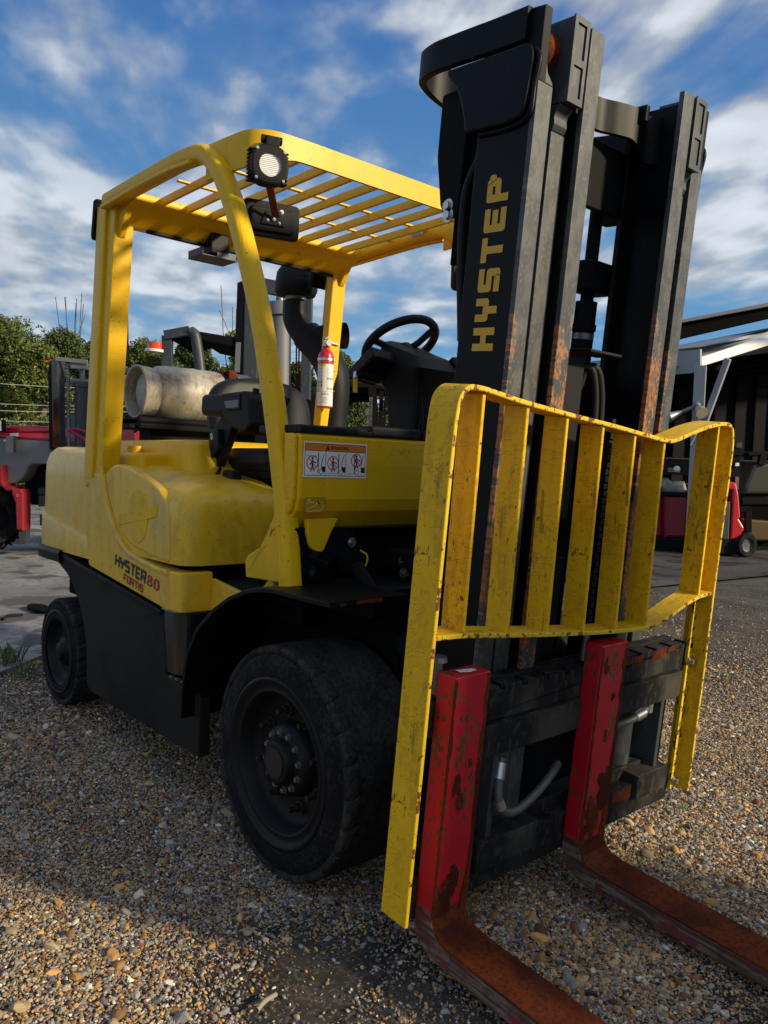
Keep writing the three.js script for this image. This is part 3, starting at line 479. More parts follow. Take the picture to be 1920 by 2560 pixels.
// ---- work lamp, mirrors
{
  const lp = sub('work_lamp', lift, [-0.345, 2.316, 0.553], [0, -0.32, -0.10]);
  const body = roundPts([[-0.066, -0.066], [0.066, -0.066], [0.066, 0.066], [-0.066, 0.066]], 0.062, 8);
  mesh('lamp_body', [faceX(body, -0.045, 0.012, 0.008, [circ(0, 0, 0.047, 0.047, 32)]), faceX(circ(0, 0, 0.05, 0.05, 24), -0.03, -0.002, 0.002)], M.plastic, lp);
  const fins = []; for (let i = 0; i < 9; i++) fins.push(bx(-0.058, -0.012, -0.05 + i * 0.0125 - 0.003, -0.05 + i * 0.0125 + 0.003, -0.069, 0.069, 0.002)); mesh('cooling_fin', fins, M.plastic, lp);
  const rib = []; for (let i = -7; i <= 7; i++) { const y = i * 0.0062, w = Math.sqrt(Math.max(0, 0.047 ** 2 - y * y)); rib.push(new THREE.CylinderGeometry(0.0027, 0.0027, 2 * w, 8).rotateX(Math.PI / 2).translate(0.003, y, 0)); }
  mesh('lamp_lens', [faceX(circ(0, 0, 0.047, 0.047, 32), -0.006, 0.003, 0.001), ...rib], M.lens, lp);
  for (const [a, b] of [[1, 1], [1, -1], [-1, 1], [-1, -1]]) mesh('lamp_screw', hexBolt([0.010, a * 0.047, b * 0.047], [1, 0, 0], 0.005, 0.005, 1.2), M.zinc, lp);
  mesh('lamp_bracket', [bx(-0.03, 0.01, 0.06, 0.095, -0.03, 0.02, 0.006), cyl([-0.01, 0.085, -0.04], [-0.01, 0.085, 0.03], 0.014)], M.plastic, lp);
  const mp = sub('mirror', lift, [-0.445, 2.170, 0.475], [0, -0.25, -0.06]);
  mesh('mirror_shell', [faceX(roundPts([[-0.105, -0.062], [0.105, -0.062], [0.105, 0.062], [-0.105, 0.062]], 0.02), -0.02, 0.004, 0.004), faceX(roundPts([[-0.082, -0.045], [0.082, -0.045], [0.082, 0.040], [-0.082, 0.040]], 0.014), 0.0, 0.016, 0.006), faceX(roundPts([[-0.045, -0.024], [0.05, -0.024], [0.03, 0.024], [-0.03, 0.024]], 0.006), 0.01, 0.022, 0.004)], M.plastic, mp);
  const mp0 = lift;
  mesh('mirror_arm', [bar([-0.345, 2.262, 0.556], [-0.415, 2.170, 0.475], 0.026, 0.006, 0.4)], M.rust, mp0);
  for (const [a, b, c, r] of [[0.024, 0, 0, 0.008], [0.022, -0.008, 0.022, 0.005], [0.022, -0.012, -0.022, 0.005], [0.036, 0.024, -0.024, 0.008]]) mesh('mirror_bolt', hexBolt([a, b, c], [1, 0, 0], r * 0.65, r), M.zinc, mp);
  const m3 = sub('mirror', lift, [-1.775, 1.885, 0.47], [0, 0.2, 0.05]);
  mesh('mirror_shell', faceX(roundPts([[-0.035, -0.125], [0.035, -0.125], [0.035, 0.125], [-0.035, 0.125]], 0.03), -0.02, 0.02, 0.008), M.plastic, m3);
  const m2 = sub('mirror', lift, [-0.52, 2.20, -0.60], [0, -0.35, 0]);
  mesh('mirror_shell', faceX(roundPts([[-0.05, -0.09], [0.05, -0.09], [0.05, 0.09], [-0.05, 0.09]], 0.025), -0.015, 0.012, 0.006), M.plastic, m2);
}
// ---- wheels
function makeWheel(R, w, rimR, nuts, o) {                         // axle along z, outer face towards +z at z = 0
  const wh = sub('wheel', lift, o.p, o.rot || [0, 0, 0]);
  const prof = [[rimR, -w + 0.01], [rimR + 0.02, -w], [R - 0.05, -w + 0.002], [R - 0.018, -w + 0.012], [R - 0.007, -w + 0.03], [R - 0.007, -0.03], [R - 0.018, -0.012], [R - 0.045, -0.004], [R - 0.052, 0.0], [R - 0.085, 0.004], [R - 0.096, 0.002], [R - 0.099, -0.003], [R - 0.104, 0.002], [rimR + 0.012, 0.001], [rimR + 0.002, -0.006], [rimR, -0.02]];
  mesh('tyre', lathe(prof.map(([r, y]) => [r, y]), 72).rotateX(Math.PI / 2), M.rubber, wh);
  const lugs = [], n = o.lugs;
  for (let side = 0; side < 2; side++) for (let i = 0; i < n; i++) {
    const a0 = (i + side * 0.5) / n * 2 * Math.PI, a1 = a0 + 2 * Math.PI / n * 0.972, g = [], seg = 4;
    const z0 = side ? -w + 0.004 : -0.010, z1 = side ? -w + 0.070 : -0.075;
    for (let k = 0; k <= seg; k++) { const a = mix(a0, a1, k / seg), c = Math.cos(a), s = Math.sin(a), sk = 0.05 * (side ? -1 : 1), c2 = Math.cos(a + sk), s2 = Math.sin(a + sk); const r0 = R - 0.03; g.push([[c * r0, s * r0, z0], [c * (R - 0.008), s * (R - 0.008), z0 + (side ? -0.002 : 0.004)], [c * R, s * R, z0 + (side ? 0.010 : -0.008)], [c2 * R, s2 * R, z1], [c2 * r0, s2 * r0, z1]]); }
    lugs.push(loft(side ? g : g.slice().reverse()));
  }
  lugs.push(new THREE.CylinderGeometry(R + 0.0004, R + 0.0004, w - 0.10, 96, 1, true).rotateX(Math.PI / 2).translate(0, 0, -w / 2));
  mesh('tread', lugs, M.tread, wh);
  const d = o.dish;
  mesh('rim', lathe([[rimR + 0.004, -0.012], [rimR + 0.006, 0.004], [rimR - 0.006, 0.006], [rimR - 0.014, -0.004], [rimR - 0.03, -0.012], [rimR - 0.036, -0.004], [rimR - 0.046, -0.008], [rimR - 0.058, -d * 0.6], [rimR - 0.075, -d], [0.10, -d], [0.095, -d + 0.002], [0, -d + 0.002]], 64).rotateX(Math.PI / 2), M.rim, wh);
  mesh('hub', lathe(o.hubBolts ? [[0.122, -d], [0.116, -d + 0.012], [0.108, -d + 0.045], [o.hub + 0.006, -d + 0.048], [o.hub, -d + 0.050], [o.hub - 0.002, -d + o.hubL], [o.hub - 0.012, -d + o.hubL + 0.005], [0, -d + o.hubL + 0.007]] : [[o.hub + 0.028, -d], [o.hub + 0.024, -d + 0.02], [o.hub, -d + 0.024], [o.hub - 0.004, -d + o.hubL], [o.hub - 0.014, -d + o.hubL + 0.006], [0, -d + o.hubL + 0.008]], 48).rotateX(Math.PI / 2), o.hubM || M.rim, wh);
  if (o.hubBolts) mesh('hub_rust', new THREE.CylinderGeometry(o.hub - 0.022, o.hub - 0.022, 0.002, 32).rotateX(Math.PI / 2).translate(0, 0, -d + o.hubL + 0.0075), mat({ color: new THREE.Color().setRGB(0.022, 0.013, 0.009), roughness: 0.8 }), wh);
  for (let i = 0; i < nuts; i++) { const a = i / nuts * 2 * Math.PI + 0.25, x = Math.cos(a) * o.nutR, y = Math.sin(a) * o.nutR; mesh('wheel_nut', [hexBolt([x, y, -d], [0, 0, 1], 0.016, 0.026, 1.35), cyl([x, y, -d + 0.02], [x, y, -d + 0.048], 0.0085)], M.boltRust, wh); }
  for (let i = 0; i < (o.hubBolts || 0); i++) { const a = (i + 0.3) / o.hubBolts * 2 * Math.PI, r = o.hub + 0.020; mesh('hub_bolt', hexBolt([Math.cos(a) * r, Math.sin(a) * r, -d + 0.046], [0, 0, 1], 0.0085, 0.013, 1.25), M.dullMetal, wh); }
  return wh;
}
const wheelA = makeWheel(0.363, 0.30, 0.262, 8, { p: [0, 0.363, 0.70], lugs: 24, dish: 0.078, hub: 0.070, hubL: 0.074, nutR: 0.152, hubBolts: 12 });
makeWheel(0.363, 0.30, 0.262, 8, { p: [0, 0.363, -0.70], rot: [0, Math.PI, 0], lugs: 24, dish: 0.078, hub: 0.070, hubL: 0.074, nutR: 0.152, hubBolts: 12 });
makeWheel(0.277, 0.19, 0.213, 0, { p: [-2.156, 0.277, 0.625], lugs: 20, dish: 0.05, hub: 0.05, hubL: 0.04, nutR: 0.085 });
makeWheel(0.277, 0.19, 0.213, 0, { p: [-2.156, 0.277, -0.625], rot: [0, Math.PI, 0], lugs: 20, dish: 0.05, hub: 0.05, hubL: 0.04, nutR: 0.085 });
decal('tyre_size', 0.11, 0.026, 512, (x, W, H) => { x.clearRect(0, 0, W, H); x.fillStyle = '#2b2b2b'; x.font = 'bold 96px sans-serif'; x.textAlign = 'center'; x.fillText('250-15', W / 2, 96); }, wheelA, { p: [-0.11, 0.283, 0.006], right: [0.93, 0.36, 0], up: [-0.36, 0.93, 0] }, { alpha: true, rough: 0.8 });
mesh('steer_axle', [cyl([-2.156, 0.3, -0.45], [-2.156, 0.3, 0.45], 0.06), bx(-2.35, -1.8, 0.55, 0.80, -0.5, 0.5, 0.01)], M.darkVoid, lift);

// ---- mast: three nested pairs of uprights, tilted forward
const mast = sub('mast', lift, [0, 0, 0], [0, 0, -TAU]);          // local x forward of the mast, y along it
function flange(name, z0, z1, v0, v1, u0, u1, m, parent) {        // front flange with its paint laid out along its length
  const g = clean(new RoundedBoxGeometry(v1 - v0, u1 - u0, z1 - z0, 1, 0.003).translate((v0 + v1) / 2, (u0 + u1) / 2, (z0 + z1) / 2)), p = g.attributes.position, uv = new Float32Array(p.count * 2);
  for (let i = 0; i < p.count; i++) { uv[i * 2] = 0.02 + 0.96 * ((p.getZ(i) - z0) / (z1 - z0)) + (p.getX(i) - v1) * 3; uv[i * 2 + 1] = p.getY(i) / 2.6; }
  g.setAttribute('uv', new THREE.BufferAttribute(uv, 2)); return mesh(name, g, m, parent, true);
}
for (const s of [1, -1]) {
  const zz = (a, b) => s > 0 ? [a, b] : [-b, -a];
  const [a0, a1] = zz(0.409, 0.427);
  mesh('mast_upright', [sideZ([[0.32, 0.16], [0.500, 0.16], [0.500, 2.50], [0.40, 2.53], [0.32, 2.50]], a0, a1, 0.003), bx(0.32, 0.338, 0.16, 2.40, ...zz(0.365, 0.409), 0.003)], M.black, mast);
  flange('upright_flange', ...zz(0.365, 0.427), 0.497, 0.515, 0.16, 2.345, M.flangeC, mast);
  mesh('upright_tip', [sideZ([[0.47, 2.34], [0.515, 2.345], [0.515, 2.525], [0.40, 2.535], [0.40, 2.34]], ...zz(0.397, 0.428), 0.003)], M.black, mast);
  mesh('cut_corner', faceX(s > 0 ? [[0.40, 2.345], [0.366, 2.345], [0.372, 2.355], [0.392, 2.372], [0.40, 2.395]] : [[-0.40, 2.345], [-0.40, 2.395], [-0.392, 2.372], [-0.372, 2.355], [-0.366, 2.345]], 0.497, 0.515, 0.002), M.steel, mast);
  mesh('mast_upright', [bx(0.34, 0.492, 0.18, 2.25, ...zz(0.300, 0.318), 0.003), bx(0.33, 0.347, 0.18, 2.25, ...zz(0.283, 0.346), 0.003)], M.black, mast);
  flange('upright_flange', ...zz(0.283, 0.346), 0.490, 0.508, 0.18, 2.245, M.flangeD, mast);
  mesh('mast_upright', [bx(0.365, 0.533, 0.20, 2.50, ...zz(0.256, 0.272), 0.003), bx(0.36, 0.378, 0.20, 2.45, ...zz(0.212, 0.272), 0.003), bx(0.40, 0.535, 2.30, 2.505, ...zz(0.272, 0.286), 0.002)], M.black, mast);
  flange('upright_flange', ...zz(0.212, 0.272), 0.530, 0.548, 0.20, 2.516, s > 0 ? M.flangeA : M.flangeB, mast);
  // wear pad with two sunk windows, and the curved stop under it
  const [p0, p1] = zz(0.283, 0.348);
  const pad = [[p0, 2.309], [p1, 2.309], [p1, 2.522], [p0, 2.522]], win = (y0, y1) => [[p0 + 0.012, y0], [p1 - 0.012, y0], [p1 - 0.012, y1], [p0 + 0.012, y1]];
  mesh('wear_pad', [faceX(pad, 0.5445, 0.551, 0.0015, [win(2.325, 2.405), win(2.420, 2.508)]), bx(0.42, 0.5455, 2.311, 2.520, p0 + 0.002, p1 - 0.002, 0.002)], M.steel, mast);
  mesh('pad_stop', sideZ(roundPts([[0.46, 2.245], [0.508, 2.245], [0.516, 2.262], [0.512, 2.285, 0.02], [0.53, 2.309], [0.46, 2.309]], 0.004), ...zz(0.290, 0.346), 0.003), M.steel, mast);
  mesh('mast_roller', new THREE.CylinderGeometry(0.062, 0.062, 0.05, 32).rotateX(Math.PI / 2).translate(0.448, 2.44, s * 0.368), M.rust, mast);
  // gusset plate outside, welded under the crossband
  mesh('gusset_plate', sideZ(roundPts([[0.195, 2.440], [0.490, 2.436, 0.03], [0.507, 2.40, 0.02], [0.492, 2.258, 0.03], [0.44, 2.247], [0.285, 2.252, 0.02], [0.276, 2.300, 0.05], [0.246, 2.372, 0.05], [0.20, 2.42, 0.02]], 0.012), ...zz(0.429, 0.447), 0.006), M.black, mast);
  mesh('weld_bead', tube([[0.500, 2.42, s * 0.430], [0.513, 2.40, s * 0.430], [0.505, 2.33, s * 0.430], [0.498, 2.26, s * 0.430], [0.45, 2.242, s * 0.430], [0.33, 2.243, s * 0.430]], 0.008, 40, 8), M.black, mast);
  // lift cylinder behind the uprights, with its bracket
  mesh('lift_cylinder', [cyl([0.285, 0.2, s * 0.205], [0.285, 1.90, s * 0.205], 0.036), cyl([0.285, 1.90, s * 0.205], [0.285, 2.25, s * 0.205], 0.022), cyl([0.285, 1.805, s * 0.205], [0.285, 1.825, s * 0.205], 0.041), bx(0.235, 0.33, 1.93, 2.03, s * 0.15, s * 0.30, 0.01), cyl([0.24, 1.55, s * 0.165], [0.24, 1.98, s * 0.165], 0.014), cyl([0.24, 1.80, s * 0.165], [0.24, 1.835, s * 0.165], 0.022)], M.blackMatt, mast);
  mesh('tag_band', cyl([0.285, 1.775, s * 0.205], [0.285, 1.795, s * 0.205], 0.0368), M.dullMetal, mast);
  // tilt link
  mesh('tilt_rod', cyl([0.30, 0.62, s * 0.36], [-0.12, 0.95, s * 0.36], 0.025), M.blackMatt, mast);
}
{
  // crossband: wraps back round the outside of both uprights
  const half = [[0.47, 0.432], [0.36, 0.434], [0.22, 0.440], [0.12, 0.438], [0.06, 0.415], [0.03, 0.36], [0.04, 0.29], [0.09, 0.22], [0.15, 0.16], [0.185, 0.08], [0.19, 0]], full = half.concat(half.slice(0, -1).reverse().map(([x, z]) => [x, -z]));
  const c = new THREE.CatmullRomCurve3(full.map(([x, z]) => new V3(x, 0, z)), false, 'centripetal'), rings = [];
  for (let i = 0; i <= 120; i++) { const p = c.getPoint(i / 120), d = c.getTangent(i / 120), n = new V3(-d.z, 0, d.x), lo = 2.447 - 0.05 * sst(0.40, 0.2, Math.abs(p.z)); rings.push([[0.011, lo + 0.003], [0.011, 2.528], [0.008, 2.531], [-0.008, 2.531], [-0.011, 2.528], [-0.011, lo + 0.003], [-0.008, lo], [0.008, lo]].map(([a, y]) => [p.x + n.x * a, y, p.z + n.z * a])); }
  mesh('crossband', crease(loft(rings), 0.5), M.black, mast);
  // wavy crossmember of the inner uprights
  const wv = []; const c2 = new THREE.CatmullRomCurve3([[0.46, 0.258], [0.45, 0.20], [0.42, 0.13], [0.385, 0.06], [0.385, -0.02], [0.41, -0.08], [0.43, -0.15], [0.42, -0.21], [0.45, -0.258]].map(([x, z]) => new V3(x, 0, z)));
  for (let i = 0; i <= 60; i++) { const p = c2.getPoint(i / 60), d = c2.getTangent(i / 60), n = new V3(-d.z, 0, d.x), lo = 2.375 - 0.05 * sst(0.12, 0.24, Math.abs(p.z)); wv.push([[0.009, lo], [0.009, 2.468], [-0.009, 2.468], [-0.009, lo]].map(([a, y]) => [p.x + n.x * a, y, p.z + n.z * a])); }
  mesh('curved_crossmember', crease(loft(wv), 0.5), M.black, mast);
  mesh('chain_tab', bx(0.41, 0.46, 2.43, 2.478, -0.175, -0.155, 0.003), M.black, mast);
  mesh('mast_crossmember', [bx(0.335, 0.36, 2.165, 2.37, -0.30, 0.30, 0.006), sideZ(roundPts([[0.20, 2.37], [0.36, 2.37], [0.36, 2.165], [0.25, 2.165]], 0.02), -0.30, -0.282, 0.003)], M.blackMatt, mast);
  mesh('dark_mast_fill', [bx(0.27, 0.29, 0.30, 1.60, -0.21, 0.235, 0.006), bx(0.29, 0.34, 1.45, 1.66, -0.30, 0.30, 0.006), bx(0.30, 0.35, 0.25, 0.45, -0.42, 0.42, 0.006)], M.darkVoid, mast);  // near-black plate and cross pieces added so the gap between uprights stays dark
  mesh('guide_plate', [sideZ(roundPts([[0.085, 2.43], [0.19, 2.43], [0.20, 2.31], [0.195, 2.07, 0.02], [0.155, 2.06, 0.02], [0.118, 2.10], [0.085, 2.25]], 0.012), 0.335, 0.352, 0.004)], M.blackMatt, mast);
  mesh('dark_gap_fill', bx(0.16, 0.325, 1.93, 2.44, 0.312, 0.330, 0.004), M.darkVoid, mast);  // near-black plate added to fill the gap behind the upright with dark
  mesh('guide_bolt', [hexBolt([0.155, 2.098, 0.352], [0, 0, 1], 0.014, 0.014), hexBolt([0.160, 2.070, 0.352], [0, 0, 1], 0.014, 0.014)], M.zinc, mast);
  mesh('hydraulic_line', [tube([[0.29, 2.23, 0.36], [0.265, 2.18, 0.37], [0.235, 2.12, 0.365], [0.235, 1.95, 0.36], [0.27, 1.7, 0.36]], 0.013, 30, 8), cyl([0.285, 2.19, 0.37], [0.29, 2.225, 0.37], 0.018)], M.hose, mast);
  mesh('free_lift_cylinder', [cyl([0.43, 0.30, 0.055], [0.43, 1.04, 0.055], 0.052), cyl([0.43, 1.04, 0.055], [0.43, 1.075, 0.055], 0.056)], M.blackMatt, mast);
  mesh('cylinder_rod', [cyl([0.435, 1.075, 0.05], [0.435, 1.185, 0.05], 0.016), cyl([0.435, 1.18, 0.05], [0.435, 1.20, 0.05], 0.021)], M.zinc, mast);
  mesh('hose_guide', [bx(0.47, 0.485, 1.20, 1.70, 0.045, 0.16, 0.004), bx(0.47, 0.56, 1.695, 1.704, -0.03, 0.13, 0.003)], M.plastic, mast);
  for (const dz of [0, -0.032]) mesh('mast_hose', tube([[0.46, 1.60, 0.06 + dz], [0.475, 1.665, 0.045 + dz], [0.485, 1.66, 0.015 + dz], [0.49, 1.60, -0.012 + dz], [0.49, 1.45, -0.03 + dz], [0.49, 1.2, -0.035 + dz], [0.49, 0.9, -0.03 + dz]], 0.0125, 50, 8), M.hose, mast);
  const ch = []; for (let i = 0; i < 40; i++) ch.push(bx(0.492, 0.516, 0.62 + i * 0.0225, 0.639 + i * 0.0225, -0.105 - (i % 2) * 0.004, -0.085 - (i % 2) * 0.004, 0.003)); mesh('mast_chain', ch, M.hose, mast);
  mesh('black_hose', tube([[0.50, 1.25, 0.165], [0.50, 1.0, 0.155], [0.50, 0.7, 0.145], [0.49, 0.5, 0.12]], 0.016, 30, 8), M.hose, mast);
  // lettering up the side, its last letter torn
  decal('mast_lettering', 0.47, 0.082, 1536, (x, W, H) => {
    x.clearRect(0, 0, W, H); const S = 250, lw = 66, col = '#d0a018', Y0 = 9, st = 268; x.strokeStyle = col; x.fillStyle = col; x.lineWidth = lw; x.lineJoin = 'round'; x.save(); x.scale(1, 1);
    const L = (i) => 8 + i * 258, q = lw / 2;
    const path = (pts) => { x.beginPath(); pts.forEach(([a, b], i) => i ? x.lineTo(a, b) : x.moveTo(a, b)); x.stroke(); };
    let o = L(0); path([[o + q, Y0], [o + q, Y0 + S]]); path([[o + 205 - q, Y0], [o + 205 - q, Y0 + S]]); path([[o, Y0 + S / 2], [o + 205, Y0 + S / 2]]);
    o = L(1); path([[o + q, Y0], [o + q, Y0 + 120], [o + 205 - q, Y0 + 120], [o + 205 - q, Y0]]); path([[o + 102, Y0 + 120], [o + 102, Y0 + S]]);
    o = L(2); path([[o + 205, Y0 + q], [o + q, Y0 + q], [o + q, Y0 + 125], [o + 205 - q, Y0 + 125], [o + 205 - q, Y0 + S - q], [o, Y0 + S - q]]);
    o = L(3); path([[o, Y0 + q], [o + 215, Y0 + q]]); path([[o + 107, Y0], [o + 107, Y0 + S]]);
    o = L(4); path([[o + 205, Y0 + q], [o + q, Y0 + q], [o + q, Y0 + S - q], [o + 205, Y0 + S - q]]); path([[o, Y0 + 125], [o + 190, Y0 + 125]]);
    o = L(5); path([[o + q, Y0 + S], [o + q, Y0 + q], [o + 170, Y0 + q], [o + 170, Y0 + 125], [o + 20, Y0 + 130]]); x.beginPath(); x.arc(o + 205, Y0 + 60, 40, 0, 7); x.fill();
    x.globalCompositeOperation = 'destination-out'; x.lineWidth = 7; path([[L(2) + 110, Y0 + 190], [L(2) + 150, Y0 + 215], [L(2) + 130, Y0 + 260]]); path([[L(5) + 150, Y0 - 4], [L(5) + 168, Y0 + 40], [L(5) + 200, Y0 + 110]]); for (let k = 0; k < 60; k++) { x.lineWidth = 2; const a = rnd() * W, b = rnd() * H; path([[a, b], [a + rr(-30, 30), b + rr(-10, 10)]]); } x.restore();
  }, mast, { p: [0.416, 1.894, 0.4285], right: [0.0, 1, 0], up: [-1, 0, 0] }, { alpha: true, rough: 0.45 });
}
// ---- carriage
const car = sub('carriage', lift, [0, 0, 0], [0, 0, -TAU]);
{
  const notches = []; const top = [[0.695, 0.672], [0.695, 0.766]]; for (let z = 0.62; z > -0.57; z -= 0.098) { top.push([z, 0.766], [z, 0.753], [z - 0.024, 0.753], [z - 0.024, 0.766]); } top.push([-0.585, 0.766], [-0.585, 0.672]);
  mesh('fork_bar', [faceX(top, 0.555, 0.600, 0.003), bx(0.52, 0.556, 0.69, 0.775, -0.56, 0.68, 0.004)], M.dusty, car);
  mesh('clamp_bar', bx(0.565, 0.614, 0.576, 0.669, -0.560, 0.475, 0.004), M.dusty, car);
  mesh('fork_bar', [faceX([[0.69, 0.185], [0.69, 0.30], [-0.57, 0.30], [-0.585, 0.26], [-0.585, 0.185]], 0.555, 0.600, 0.003), bx(0.50, 0.56, 0.28, 0.345, -0.57, 0.68, 0.004)], M.dusty, car);
  for (const [z0, z1] of [[0.20, 0.465], [-0.53, -0.34]]) mesh('hook_block', [bx(0.555, 0.618, 0.245, 0.330, z0, z1, 0.004), ...[0.25, 0.75].map((t) => cyl([0.617, 0.29, mix(z0, z1, t)], [0.6185, 0.29, mix(z0, z1, t)], 0.010))], M.dusty, car);
  for (const z of [0.405, -0.475]) mesh('shift_post', bx(0.50, 0.60, 0.325, 0.585, z - 0.011, z + 0.011, 0.003), M.steel, car);
  for (const z of [0.30, -0.36]) mesh('shift_housing', [cyl([0.50, 0.33, z], [0.50, 0.60, z], 0.055), bx(0.44, 0.50, 0.33, 0.60, z - 0.055, z + 0.055, 0.004)], M.steel, car);
  mesh('carriage_plate', [bx(0.46, 0.47, 0.2, 0.66, -0.46, 0.66, 0.003)], M.blackMatt, car);
  mesh('carriage_side', [bx(0.50, 0.56, 0.20, 0.76, 0.655, 0.69, 0.004), bx(0.50, 0.56, 0.20, 0.76, -0.575, -0.54, 0.004)], M.dusty, car);
  mesh('shift_hose', [tube([[0.585, 0.545, 0.365], [0.60, 0.50, 0.385], [0.615, 0.44, 0.395], [0.62, 0.405, 0.375], [0.62, 0.392, 0.32], [0.615, 0.41, 0.24], [0.60, 0.44, 0.15], [0.58, 0.46, 0.08]], 0.0125, 50, 10), tube([[0.57, 0.52, -0.16], [0.585, 0.525, -0.25], [0.59, 0.535, -0.33], [0.58, 0.545, -0.40]], 0.0125, 24, 10)], M.greyHose, car);
  for (const g of [cyl([0.59, 0.535, 0.372], [0.60, 0.495, 0.387], 0.017, 0.017, 6), cyl([0.613, 0.44, 0.394], [0.618, 0.415, 0.385], 0.016), cyl([0.587, 0.533, -0.32], [0.586, 0.54, -0.375], 0.018, 0.018, 6), bx(0.565, 0.595, 0.53, 0.585, -0.425, -0.40, 0.006)]) mesh('hose_fitting', g, M.zinc, car);
  mesh('bar_rust', [bx(0.5995, 0.6008, 0.735, 0.757, -0.30, -0.19, 0.0003), bx(0.5995, 0.6008, 0.728, 0.762, -0.45, -0.36, 0.0003), bx(0.5995, 0.6008, 0.745, 0.762, -0.52, -0.46, 0.0003), bx(0.5995, 0.6008, 0.255, 0.295, -0.335, -0.22, 0.0003)], M.rust, car);
}
// ---- load backrest: a bent hoop with seven bars, one bar gone, the middle sagging
const br = sub('load_backrest', lift, [0, 0, 0], [0, 0, -TAU]);
{
  const topU = [[0.72, 1.549], [0.53, 1.532], [0.337, 1.514], [0.117, 1.496], [-0.07, 1.478], [-0.16, 1.470], [-0.215, 1.471], [-0.30, 1.494], [-0.41, 1.523], [-0.52, 1.541], [-0.56, 1.541]];
  const lowU = [[0.752, 0.960], [0.669, 0.956], [0.485, 0.936], [0.328, 0.920], [0.123, 0.901], [-0.04, 0.888], [-0.206, 0.880], [-0.26, 0.884], [-0.349, 0.907], [-0.447, 0.938], [-0.52, 0.953], [-0.602, 0.959]];
  const interp = (T, z) => { for (let i = 0; i + 1 < T.length; i++) if (z <= T[i][0] && z >= T[i + 1][0]) return mix(T[i][1], T[i + 1][1], (T[i][0] - z) / (T[i][0] - T[i + 1][0])); return T[T.length - 1][1]; };
  const ribbon = (P, v0, v1, th, steps) => { const c = new THREE.CatmullRomCurve3(P.map(([z, u]) => new V3(0, u, z)), false, 'centripetal'), R = []; for (let i = 0; i <= steps; i++) { const p = c.getPoint(i / steps), d = c.getTangent(i / steps), n = new V3(0, d.z, -d.y); const e = 0.0018; R.push([[v0, th / 2], [v1 - e, th / 2], [v1, th / 2 - e], [v1, -th / 2 + e], [v1 - e, -th / 2], [v0, -th / 2]].map(([v, a]) => [v, p.y + n.y * a, p.z + n.z * a])); } return crease(loft(R), 0.6); };
  const hoop = [[0.757, 0.226], [0.757, 0.60], [0.757, 1.0], [0.756, 1.40], [0.754, 1.475], [0.745, 1.520], [0.722, 1.542], [0.69, 1.545], ...topU.slice(1, -1).map(([z, u]) => [z, u - 0.006]), [-0.56, 1.534], [-0.585, 1.52], [-0.600, 1.48], [-0.606, 1.40], [-0.612, 1.0], [-0.622, 0.6], [-0.624, 0.226]];
  mesh('hoop', ribbon(hoop, 0.572, 0.660, 0.012, 260), M.yellowBeat, br);
  mesh('hoop_edge', ribbon(hoop, 0.6598, 0.6612, 0.0115, 260), M.yellowEdge, br);
  mesh('cross_rail', ribbon(lowU.map(([z, u]) => [z * 0.995, u - 0.006]), 0.582, 0.658, 0.012, 120), M.yellowBeat, br);
  mesh('rail_edge', ribbon(lowU.map(([z, u]) => [z * 0.99, u - 0.006]), 0.6578, 0.6592, 0.0115, 120), M.yellowEdge, br);
  for (const z of [0.661, 0.495, 0.328, 0.160, -0.006, -0.173, -0.505]) {
    const zb = z + (z < -0.4 ? -0.018 : -0.012 - 0.014 * (0.66 - z) / 0.8), t = interp(topU, z) - 0.013, b = interp(lowU, z) - 0.002;
    const th = 0.0058; const g = loft([[b, zb], [t, z]].map(([u, zc]) => [[0.580, zc - th], [0.650, zc - th], [0.652, zc - th + 0.0015], [0.652, zc + th - 0.0015], [0.650, zc + th], [0.580, zc + th]].map(([v, zz]) => [v, u, zz])));
    mesh('backrest_bar', crease(g, 0.6), M.yellowBeat, br);
  }
  mesh('post_flange', [bx(0.602, 0.614, 0.226, 0.945, 0.715, 0.752, 0.002)], M.yellowEdge, br);
  mesh('post_flange', [bx(0.602, 0.614, 0.226, 0.945, -0.618, -0.580, 0.002)], M.yellowEdge, br);
  for (const [z, u] of [[0.735, 0.70], [0.735, 0.262], [-0.598, 0.70], [-0.598, 0.255]]) mesh('backrest_bolt', hexBolt([0.613, u, z], [1, 0, 0], 0.011, 0.018, 1.5), M.zinc, br);
  mesh('bolt_hole', cyl([0.6135, 0.755, -0.597], [0.6148, 0.755, -0.597], 0.010), M.darkVoid, br);
}
